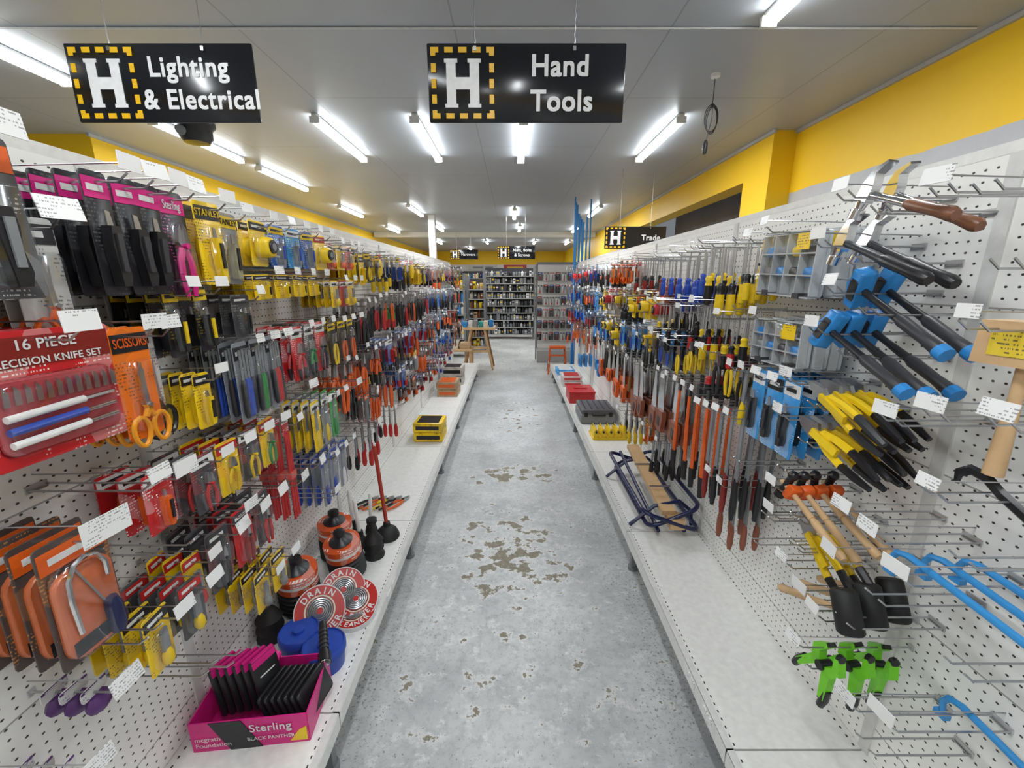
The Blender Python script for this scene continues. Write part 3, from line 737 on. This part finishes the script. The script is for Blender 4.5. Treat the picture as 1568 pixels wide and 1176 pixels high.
def bag(c, m):
    def f(b):
        card(b, .085, .04, c, (.9, .9, .9), None, None, blister=False)
        b.sweep([(0, 0, -.015), (.004, 0, -.04), (0, 0, -.09), (-.004, 0, -.12)], [.02, .04, .042, .028], m, 8, flat=.35)
    return f
def shackle(m):
    def f(b):
        b.sweep([(-.02, 0, -.03), (-.022, 0, -.01), (0, 0, .006), (.022, 0, -.01), (.02, 0, -.03)], .005, STL, 6)
        b.rbox((0, 0, -.06), (.07, .03, .06), m, .01, 2); b.cyl((0, -.018, -.06), (0, -.014, -.06), .014, BLK, n=10)
    return f
# left
row('carded_hand_tools', 'L', 2.28, 4.4, 1.74, .10, [cd(.085, .16, Y_, K_, BLK, TK(YLW)), cd(.085, .17, C_BLK, Y_, YLW, TP(YLW)), cd(.08, .16, C_SMK, C_RED, DK, TF(BLK)), kd(YLW, .2), cd(.085, .15, C_SMK, C_WHT, YLW, TK(BLU)), kp(BLK, .2), bag(C_RED, YLW)])
row('carded_hand_tools', 'L', 4.5, 6.9, 1.74, .11, [cd(.085, .16, C_BLK, Y_, YLW, TP(YLW)), cd(.085, .16, C_RED, C_WHT, PAP, TF(BLK)), cd(.08, .17, C_WHT, C_BLU, BLU, TK(BLU)), kd(ORG, .2)], n=2, dd=.08)
row('hanging_pliers', 'L', 2.28, 4.4, 1.48, .095, [kp(BLK, .2), kp(BLK, .21), kp(RED, .2), ks(GRN, .2, RED), kp(BLK, .22), ks(BLK, .22), kp(ORG)])
row('hanging_pliers', 'L', 4.5, 6.9, 1.48, .11, [kp(RED), kp(BLK), cd(.085, .18, C_LBL, C_WHT, PAP, TP(BLU)), ks(BLK)], n=2, dd=.08)
row('hanging_snips', 'L', 1.98, 4.4, 1.21, .10, [ks(ORG, .2), kp(ORG, .2), cd(.085, .17, C_SMK, K_, BLK, TP(ORG)), ks(BLK, .2, YLW), kp(BLK, .19), kp(DK, .2), cd(.08, .16, C_BLU, C_WHT, PAP, TK(RED)), shackle(ORG)])
row('hanging_snips', 'L', 4.5, 6.9, 1.22, .11, [ks(ORG), kp(BLK), cd(.085, .18, C_LBL, C_WHT, BLK, TK(BLK)), kp(RED)], n=2, dd=.08)
row('carded_spanners', 'L', 2.3, 4.4, .97, .10, [cd(.085, .18, C_SMK, K_, ORG, lambda b, s: spanner(b, s)), kp(ORG, .18), cd(.085, .17, C_BLK, C_WHT, ORG, TP(ORG)), cd(.08, .17, C_BLU, C_WHT, PAP, TF(RED)), kp(BLK, .2), bag(C_YEL, GRY)])
row('carded_spanners', 'L', 4.5, 6.9, .97, .11, [cd(.085, .18, C_ORG, K_, BLK, TP(BLK)), cd(.085, .17, C_LBL, C_WHT, PAP, TF(BLU)), kp(BLK)], n=2, dd=.08)
row('red_handled_files', 'L', 2.25, 2.9, .74, .12, [lambda b: filet(b, .20, RED), lambda b: filet(b, .18, BLK), cd(.07, .18, C_PUR, C_WHT, RED, TF(BLU))])
row('carded_drill_accessories', 'L', 3.4, 6.8, .72, .14, [cd(.085, .15, C_BLK, C_ORG, ORG, TF(ORG)), cd(.085, .15, C_SMK, K_, BLU, TF(RED)), cd(.085, .15, C_PUR, C_WHT, RED, TF(BLU))], n=2, dd=.07)
# right
row('hanging_screwdrivers', 'R', 1.64, 1.98, 1.735, .075, [kd(YLW, .22, BLK), kd(BLK, .22, YLW)], n=3, dd=.055)
row('hanging_screwdrivers', 'R', 2.02, 2.5, 1.735, .07, [kd(BLU, .22, BLU)], n=3, dd=.05)
row('hanging_chisels', 'R', 2.56, 3.2, 1.735, .07, [kd(BRN, .23, DRD), kd(DRD, .23, BLK)], n=3, dd=.05)
row('carded_hand_tools', 'R', 3.3, 4.3, 1.735, .10, [cd(.085, .16, C_WHT, C_RED, RED, TK(ORG)), cd(.085, .15, C_ORG, K_, BLK, TF(ORG)), kd(BLK, .2), kp(BLK, .2)], n=3)
row('carded_hand_tools', 'R', 4.4, 6.7, 1.74, .11, [cd(.085, .18, C_LBL, C_WHT, PAP, TP(BLU)), cd(.085, .16, C_BLK, C_LBL, LBL, TK(BLU)), cd(.085, .16, C_RED, C_WHT, PAP, TT(RED)), kp(BLK)], n=2, dd=.08)
row('hanging_screwdrivers', 'R', 1.62, 2.6, 1.475, .08, [kd(BLK, .2, YLW), kd(YLW, .2, BLK), kd(RED, .2, BLK), kd(BLK, .2, BLK), kp(BLK, .19)], n=3, dd=.055)
row('tape_measures', 'R', 2.7, 4.3, 1.50, .11, [cd(.09, .15, Y_, K_, BLK, TT(YLW)), cd(.09, .15, C_BLK, Y_, YLW, TT(YLW)), cd(.09, .16, C_SMK, K_, BLK, TT(ORG)), kd(BLK, .2), cd(.09, .16, C_WHT, C_RED, RED, TT(RED)), bag(C_YEL, YLW)], n=3)
row('carded_hand_tools', 'R', 4.4, 6.7, 1.49, .11, [cd(.085, .18, C_LBL, C_WHT, BLK, TP(BLU)), kp(BLK), cd(.085, .18, C_LBL, K_, PAP, TK(BLU)), ks(ORG)], n=2, dd=.08)
row('hanging_pliers', 'R', 1.62, 2.7, 1.29, .09, [kp(BLK, .18), kd(BLK, .18, RED), kp(YLW, .16), cd(.08, .16, C_SMK, C_LBL, LBL, TP(BLU)), kp(DK, .18)], n=3, dd=.055)
row('hanging_pliers', 'R', 2.8, 4.3, 1.25, .10, [cd(.085, .17, Y_, K_, BLK, TT(YLW)), kp(BLK), cd(.085, .18, C_LBL, C_WHT, PAP, TP(BLU)), ks(BLK, .2, YLW)], n=3)
row('hanging_snips', 'R', 4.4, 6.7, 1.24, .11, [ks(LBL), cd(.085, .18, C_LBL, C_WHT, BLK, TK(BLU)), cd(.085, .17, C_BLK, C_LBL, LBL, TP(RED)), kp(RED)], n=2, dd=.08)
row('handsaws', 'R', 2.28, 3.2, 1.06, .095, [lambda b: saw(b, .33, BRN), lambda b: filet(b, .28, ORG), lambda b: filet(b, .26, DWOOD)], n=3)
row('handsaws', 'R', 3.3, 4.3, 1.03, .11, [lambda b: saw(b, .33, ORG), lambda b: saw(b, .32, BRN), kp(BLK, .22)], n=3)
row('long_handled_tools', 'R', 4.4, 6.7, .99, .12, [lambda b: saw(b, .34, LBL), lambda b: filet(b, .28, ORG), cd(.085, .2, C_ORG, K_, BLK, TP(ORG))], n=2, dd=.08)
row('carded_drill_accessories', 'R', 2.3, 3.2, .66, .12, [lambda b: filet(b, .2, BLK), cd(.075, .18, C_ORG, K_, YLW, TF(ORG)), lambda b: filet(b, .2, YLW)], n=3)

# ------------------------------------------------------------------ LEFT deck objects
b = MB(); K0 = T(-.79, 1.06, DZ) @ RZ(6); b.M = K0
PB = P((.68, .015, .22), .35)
w, d, h = .33, .20, .105
b.box((0, 0, .003), (w, d, .004), PB)
b.box((0, -d / 2, h / 2), (w, .004, h), PB); b.box((0, d / 2, h * .55), (w, .004, h * 1.1), PB)
for q in (-1, 1): b.box((q * w / 2, 0, h / 2), (.004, d, h), PB)
b.prism([(-.06, .0), (.03, .0), (-.02, h), (-.11, h)], -d / 2 - .004, -d / 2 - .002, BLK)
b.prism([(.11, .01), (w / 2 - .004, .01), (w / 2 - .004, .06), (.14, .05)], -d / 2 - .004, -d / 2 - .002, YLW)
b.M = K0 @ T(0, -d / 2 - .0045, 0)
b.text('Sterling', .0, .060, .038, PAP, y=0); b.text('BLACK PANTHER', -.01, .028, .017, PAP, y=0); b.text('mcgrath', -.155, .04, .022, PAP, y=0, bold=0); b.text('Foundation', -.155, .018, .022, PAP, y=0, bold=0)
for i in range(6):
    b.M = K0 @ T(-.12 + i * .024, .02, .185 + .003 * i) @ RZ(62) @ RX(-10)
    b.rbox((0, 0, -.07), (.085, .010, .17), BLK, .008, 2); b.box((0, -.0057, -.002), (.078, .001, .022), PNK); b.box((0, 0, .0135), (.075, .0105, .006), PNK)
    b.box((0, -.0057, -.05), (.05, .001, .004), PAP)
for i in range(7):
    b.M = K0 @ T(.03 + i * .019, .0, .115) @ RZ(75) @ RX(-20)
    b.rbox((0, 0, -.04), (.13, .008, .10), BLK, .012, 2)
b.M = K0 @ T(.01, .06, .15) @ RY(30); b.rbox((0, 0, -.02), (.035, .03, .08), PNK, .012, 2); b.cyl((0, -.022, 0), (0, -.015, 0), .014, BLK)
b.M = Matrix(); b.obj('pink_counter_display_box')
for (x, y, r) in ((-.80, 1.30, .072), (-.68, 1.24, .075)):
    b = MB(); b.M = T(x, y, DZ)
    b.lathe([(r * .86, 0), (r * .93, .06), (r, .062), (r, .085), (r * .93, .092), (r * .90, .086), (r * .3, .084), (r * .28, .095), (.002, .096)], BLU, 28)
    b.M = Matrix(); b.obj('blue_lidded_tub')
b = MB(); b.M = T(-.665, 1.215, DZ + .118) @ RZ(25) @ RX(12)
b.sweep([(0, -.075, 0), (0, -.04, 0), (0, -.035, 0), (0, .05, 0), (0, .055, 0), (0, .08, 0)], [.022, .021, .014, .014, .015, .013], BLK, 14)
b.sweep([(0, -.077, 0), (0, -.075, 0)], [.018, .019], CHR, 14)
for k in range(5): b.sweep([(.0, -.025 + k * .016, 0), (0, -.018 + k * .016, 0)], [.016, .016], DK, 12)
b.M = Matrix(); b.obj('black_torch')
def disc(x, y, z, rz, tilt, r=.095):
    b = MB(); b.M = T(x, y, z) @ RZ(rz) @ RX(-tilt)
    def ring(r1, y0, m): b.cyl((0, y0, 0), (0, .012, 0), r1, m, n=36)
    ring(r, -.012, P((.7, .7, .7), .25)); ring(r * .96, -.0135, P((.5, .02, .015), .3)); ring(r * .60, -.0145, P((.72, .70, .55))); ring(r * .54, -.0155, P((.3, .02, .02), .3)); ring(r * .5, -.0165, GRY)
    for k in range(5): b.sweep([(r * (.14 + .08 * k) * math.cos(a * pi / 12), -.018, r * (.14 + .08 * k) * math.sin(a * pi / 12)) for a in range(24)], .0032, STL, 5, closed=True)
    ring(r * .12, -.02, RED)
    for half, word in ((1, 'DRAIN'), (-1, 'CLEANER')):
        for i, ch in enumerate(word):
            a = (90 + (len(word) - 1) * 11 - i * 22) if half == 1 else (270 - (len(word) - 1) * 9 + i * 18)
            kk_ = b.M; b.M = b.M @ RY(-a) @ T(r * .65 if half == 1 else r * .90, -.0150, 0) @ RY(90 * half)
            b.text(ch, 0, 0, r * .34, PAP, y=0, align='CENTER', bold=.02); b.M = kk_
    b.M = Matrix(); b.obj('drain_cleaner_disc_pack')
disc(-.765, 1.40, DZ + .085, 28, 35); disc(-.72, 1.52, DZ + .08, 32, 40, .09); disc(-.66, 1.50, DZ + .045, 20, 64, .09); disc(-.655, 1.46, DZ + .014, 10, 86, .085)
def pump(x, y, tilt, rz):
    b = MB(); b.M = T(x, y, DZ + .012) @ RZ(rz) @ RX(tilt)
    prof = [(.05, 0), (.068, .004)]
    for k in range(5): prof += [(.082, .012 + k * .022), (.066, .023 + k * .022)]
    prof += [(.07, .125), (.03, .128)]
    b.lathe(prof, RUB, 26)
    b.lathe([(.06, .12), (.080, .122), (.080, .19), (.06, .194)], PR((.62, .09, .02), (.9, .9, .9), 'x', 1.6), 26)
    b.lathe([(.0805, .150), (.0805, .162)], PAP, 26)
    b.lathe([(.05, .19), (.052, .197), (.03, .21), (.018, .225), (.027, .235), (.025, .25), (.01, .255)], BLK, 18)
    b.M = Matrix(); b.obj('bellows_drain_plunger')
pump(-.775, 1.72, 10, -15); pump(-.885, 1.86, 4, 20); pump(-.905, 1.52, 8, 25)
def pumpblk(x, y):
    b = MB(); b.M = T(x, y, DZ)
    b.lathe([(.05, 0), (.052, .01), (.042, .03), (.05, .05), (.042, .07), (.048, .09), (.03, .12), (.016, .14), (.018, .18), (.025, .19), (.025, .21), (.005, .215)], RUB, 20)
    b.M = Matrix(); b.obj('black_bellows_plunger')
pumpblk(-.945, 1.36); pumpblk(-.70, 1.86)
def plunger(x, y, stick, L, r=.062, lean=4):
    b = MB(); b.M = T(x, y, DZ)
    b.lathe([(r, 0), (r * 1.05, .008), (r, .02), (r * .82, .045), (r * .5, .062), (.02, .07), (.018, .09), (.006, .092)], RUB, 24)
    b.M = b.M @ T(0, 0, .07) @ RY(-lean)
    b.sweep([(0, 0, 0), (0, 0, L * .5), (0, 0, L * .97), (0, 0, L)], [.010, .0105, .0105, .007], stick, 10)
    b.M = Matrix(); b.obj('cup_plunger')
plunger(-.68, 2.02, P((.42, .04, .02), .25), .46); plunger(-.80, 1.94, WHT, .20, .035, 3); plunger(-.78, 2.06, WHT, .17, .032, -3); plunger(-.87, 2.04, WHT, .2, .032, 2)
b = MB()
for i in range(5):
    b.M = T(-.86 + i * .05, 2.44, DZ + .012) @ RZ(-35) @ RX(-90) ; pliers(b, .19, (BLK, ORG, YLW, BLK, ORG)[i])
b.M = Matrix(); b.obj('loose_pliers')
def ybox(name, x, y, w, d, h, m, top, n=2, rz=0):
    b = MB()
    for i in range(n):
        b.M = T(x + R.uniform(-.006, .006), y, DZ + i * h) @ RZ(rz + R.uniform(-2, 2))
        b.rbox((0, 0, h / 2), (w, d, h - .004), m, .006, 2)
        b.box((0, -d / 2 - .001, h / 2), (w * .8, .002, h * .4), top); b.box((0, 0, h - .0015), (w * .75, d * .8, .003), top)
    b.M = Matrix(); return b.obj(name)
ybox('yellow_boxed_tools', -.73, 3.52, .25, .24, .085, PR(C_YEL, (.05, .05, .05), 'x', 1.5), BLK, 2)
ybox('cardboard_boxes', -.78, 5.0, .24, .3, .09, PR((.4, .27, .15), (.1, .05, .03), 'x', 1.5), ORG, 2)
ybox('cardboard_boxes', -.80, 5.6, .28, .3, .12, PR((.5, .46, .40), (.1, .05, .03), 'x', 1.5), BLK, 2)
# ------------------------------------------------------------------ RIGHT deck objects
b = MB(); b.M = T(.86, 2.42, DZ)
def loop(cx, zc, w, L, tilt, r=.012, rc=.06):
    k = b.M; b.M = b.M @ T(cx, 0, zc) @ RY(tilt); pts = []
    for (sx, sy, a0) in ((1, 1, 0), (-1, 1, 90), (-1, -1, 180), (1, -1, 270)):
        for i in range(5):
            a = math.radians(a0 + 22.5 * i); pts.append((sx * (w / 2 - rc) + rc * math.cos(a), sy * (L / 2 - rc) + rc * math.sin(a), 0))
    b.sweep(pts, r, NAV, 8, closed=True); b.M = k
loop(-.0, .10, .33, .84, 20); loop(.02, .115, .30, .80, -24)
for yy in (-.30, .30):
    b.sweep([(-.19, yy, .012), (-.06, yy, .13), (.08, yy, .16), (.15, yy, .10), (.16, yy, .012)], .011, NAV, 8)
for q in (-.07, .07): b.cyl((q, -.42, .05), (q, .42, .15), .011, NAV, n=8)
b.box((0, -.0, .17), (.08, .74, .028), PINE, Matrix.Rotation(math.radians(7), 3, 'X')); b.box((.03, -.38, .085), (.08, .09, .055), PINE)
for q in (-.2, .1): b.cyl((-.06, q, .20), (.06, q, .20), .006, STL, n=6)
b.M = Matrix(); b.obj('tubular_saw_horse')
b = MB(); b.M = T(.86, 3.55, DZ)
b.box((0, 0, .01), (.30, .2, .02), YLW)
for i in range(5):
    b.prism([(-.14 + i * .065, .02), (-.10 + i * .065, .02), (-.10 + i * .065, .07), (-.12 + i * .065, .10), (-.14 + i * .065, .07)], -.09, .08, YLW)
    b.cyl((-.12 + i * .065, -.1, .07), (-.12 + i * .065, .1, .09), .010, BLK, n=8)
b.M = Matrix(); b.obj('yellow_clamp_rack')
b = MB(); b.M = T(.84, 4.05, DZ)
b.rbox((0, 0, .05), (.34, .36, .1), GRY, .02); b.rbox((0, 0, .12), (.33, .35, .05), P((.12, .12, .13)), .015)
b.sweep([(-.06, -.19, .1), (-.06, -.215, .1), (.06, -.215, .1), (.06, -.19, .1)], .008, BLK, 6)
for q in (-.12, .12): b.box((q, -.18, .095), (.035, .012, .04), BLK)
for i in range(5): b.box((-.12 + i * .06, 0, .147), (.012, .3, .006), DK)
b.M = Matrix(); b.obj('grey_tool_case')
b = MB(); b.M = T(.80, 4.75, DZ)
b.box((0, 0, .005), (.28, .34, .01), RED)
for q in (-1, 1): b.box((q * .14, 0, .06), (.008, .34, .12), RED); b.box((0, q * .17, .06), (.28, .008, .12), RED)
b.box((0, 0, .128), (.30, .36, .012), P((.62, .03, .03), .25)); b.box((0, 0, .138), (.16, .03, .01), RED)
b.M = Matrix(); b.obj('red_storage_tub')
ybox('cardboard_boxes', .80, 5.5, .26, .3, .07, PR((.55, .52, .5), (.6, .05, .03), 'x', 1.5), RED, 2)
ybox('cardboard_boxes', .80, 6.2, .26, .3, .08, PR(C_LBL, (.9, .9, .9), 'x', 1.5), PAP, 1)
b = MB(); b.M = T(.78, 1.35, 0); b.rbox((0, 0, .085), (.10, .14, .17), NAV, .015); b.box((0, 0, .172), (.11, .15, .01), BLK); b.M = Matrix(); b.obj('blue_under_shelf_bin')

# ------------------------------------------------------------------ far area
b = MB()
for i in range(7):
    b.cyl((1.0 + .03 * i, 7.0 + .02 * (i % 3), 0), (1.0 + .026 * i + (-.02 if i % 2 else .03), 7.02, 2.5 + .04 * (i % 4) + (.25 if i < 2 else 0)), .015, LBL, n=8)
b.cyl((1.26, 7.04, 0), (1.24, 7.03, 2.84), .013, LBL, n=8); b.cyl((1.02, 7.04, 0), (.99, 7.03, 2.87), .013, LBL, n=8)
b.box((1.13, 7.1, .9), (.36, .05, .03), LBL); b.box((1.13, 7.1, 1.7), (.36, .05, .03), LBL)
b.obj('blue_conduit_lengths')
b = MB(); b.M = T(.80, 7.3, 0)
for q in (-.16, .16):
    b.sweep([(q, -.1, 0), (q * .8, .04, .45)], .016, ORG, 6); b.sweep([(q, .2, 0), (q * .8, .05, .45)], .012, GRY, 6)
for k in range(2): b.box((0, -.07 + .06 * k, .15 + .17 * k), (.3, .07, .02), ORG)
b.box((0, .03, .46), (.28, .16, .04), ORG)
b.M = Matrix(); b.obj('orange_step_stool')
def endgondola(name, x0, x1, y, h, kinds, rows=6, cols=7):
    root = bpy.data.objects.new(name, None); scene.collection.objects.link(root)
    o = quad_box('peg_panel', x0, x1, y, y + .04, .1, h, PEGX); o.parent = root
    b = MB(); b.box(((x0 + x1) / 2, y - .18, .12), (x1 - x0, .36, .24), P((.4, .4, .39)))
    for x in (x0, x1): b.box((x, y + .02, h / 2), (.04, .05, h), GRY)
    b.box(((x0 + x1) / 2, y, h + .02), (x1 - x0, .1, .04), GRY)
    M0 = T(0, y, 0); w = (x1 - x0)
    for r in range(rows):
        for c in range(cols):
            stack(b, M0, x0 + w * (c + .5) / cols, .42 + (h - .5) * (r + .6) / rows, R.choice(kinds), n=2, dd=.06, tag=False)
    b.obj('stock', root)
endgondola('end_pegboard_gondola', .50, 1.33, 8.65, 1.92, [cd(.09, .17, C_WHT, C_RED, RED, TF(GRY), 'x'), cd(.09, .16, C_BLK, C_WHT, RED, TK(GRY), 'x'), cd(.09, .17, C_WHT, K_, BLK, TF(RED), 'x'), cd(.09, .16, C_SMK, K_, BLU, TP(RED), 'x')])
def shelving(name, x0, x1, y0, y1, h, levels, pal, sc=1.0):
    b = MB()
    for x in (x0, x1):
        for y in (y0, y1): b.box((x, y, h / 2), (.04, .04, h), GRY)
    b.box(((x0 + x1) / 2, (y1 + .0), h / 2), (x1 - x0, .01, h - .1), DK)
    for l in range(levels):
        z = .12 + (h - .2) * l / levels
        b.box(((x0 + x1) / 2, (y0 + y1) / 2, z), (x1 - x0, y1 - y0, .022), GRY)
        b.box(((x0 + x1) / 2, y0 - .004, z), (x1 - x0, .006, .02), P((.45, .45, .44)))
        x = x0 + .04; gap = (h - .2) / levels
        while x < x1 - .06:
            w = R.uniform(.05, .11) * sc; hh = R.uniform(.55, .85) * gap; m = R.choice(pal)
            if R.random() < .6: b.rbox((x + w / 2, y0 + .12, z + .012 + hh / 2), (w * .9, .2, hh), m, .01, 1); b.box((x + w / 2, y0 + .018, z + .012 + hh * .6), (w * .6, .004, hh * .25), R.choice([PAP, GRY, DK, YLW]))
            else: b.lathe([(w * .4, 0), (w * .42, .01), (w * .42, hh * .7), (w * .16, hh * .85), (w * .16, hh)], m, 10, o=(x + w / 2, y0 + .1, z + .012))
            x += w
    return b.obj(name)
palG = [GRY, DK, BLK, GRY, STL, GRY, P((.3, .32, .35)), GRY, DK, PAP]
palM = [RED, YLW, BLU, PAP, GRY, ORG, DK, BLK, LBL, CRM, DK]
shelving('stocked_shelving_unit', -.78, .62, 11.8, 12.3, 2.0, 9, palG)
shelving('stocked_shelving_unit', -2.2, -1.0, 8.9, 9.3, 1.75, 6, palM)
shelving('stocked_shelving_unit', -1.0, -.62, 9.6, 10.0, 1.7, 7, [CRM, PINE, BRN, GRY, YLW, DK, PAP])
shelving('stocked_shelving_unit', .7, 2.3, 11.5, 11.9, 1.95, 7, palM)
shelving('stocked_shelving_unit', -3.9, -.9, 20.2, 20.7, 2.1, 6, palM)
shelving('stocked_shelving_unit', -.8, 2.3, 20.2, 20.7, 2.1, 6, palM)
shelving('stocked_shelving_unit', -3.9, -2.5, 14, 14.5, 1.9, 6, palM)
b = MB(); b.box((-1.75, 9.7, CZ / 2), (.14, .14, CZ), WHT); b.box((-1.75, 9.7, .05), (.18, .18, .1), GRY); b.obj('support_post')
b = MB()
for x, w, m in ((-2.9, 1.2, PAP), (-1.4, 1.4, P((.65, .65, .6))), (.15, 1.1, RED), (1.5, 1.2, PAP)):
    b.box((x, 20.98, 2.22), (w, .02, .26), m); b.box((x, 20.965, 2.22), (w * .7, .01, .08), YLW if m is RED else GRY)
b.obj('wall_banners')
b = MB(); b.M = T(-.62, 7.75, 0)
b.box((0, 0, .76), (.62, .5, .03), PINE)
for sy in (-.2, .2):
    for sx in (-1, 1): b.sweep([(sx * .12, sy, .75), (sx * .27, sy, 0)], .02, PINE if sy < 0 else DWOOD, 4)
    b.box((0, sy, .35), (.42, .025, .04), PINE)
for i in range(6):
    b.rbox((-.24 + i * .095, -.05 + .06 * (i % 2), .775 + .05), (.08, .12, .1 + .03 * (i % 3)), (LBL, PAP, GRY, TEA, CRM, LBL)[i], .01, 1)
b.M = Matrix(); b.obj('wooden_display_table')
b = MB(); b.M = T(-.95, 7.1, 0)
b.box((0, .3, .42), (.5, .45, .03), PINE); 
for sx in (-.22, .22):
    for sy in (.12, .5): b.box((sx, sy, .21), (.04, .04, .42), PINE)
b.rbox((-.1, .3, .5), (.2, .2, .13), CRM, .01, 1); b.rbox((.12, .28, .49), (.18, .2, .11), P((.5, .35, .2)), .01, 1)
b.M = Matrix(); b.obj('low_wooden_table')

# world + camera
w = bpy.data.worlds.new('world'); scene.world = w; w.use_nodes = True
w.node_tree.nodes['Background'].inputs[0].default_value = (.6, .65, .7, 1); w.node_tree.nodes['Background'].inputs[1].default_value = .3
cam = bpy.data.cameras.new('camera'); co = bpy.data.objects.new('camera', cam); scene.collection.objects.link(co)
cam.sensor_width = 36; cam.lens = 36 * 640 / 1568; cam.clip_start = .02
co.location = (0, 0, 1.6); co.rotation_euler = (math.radians(90 - 13.87), 0, 0)
scene.camera = co
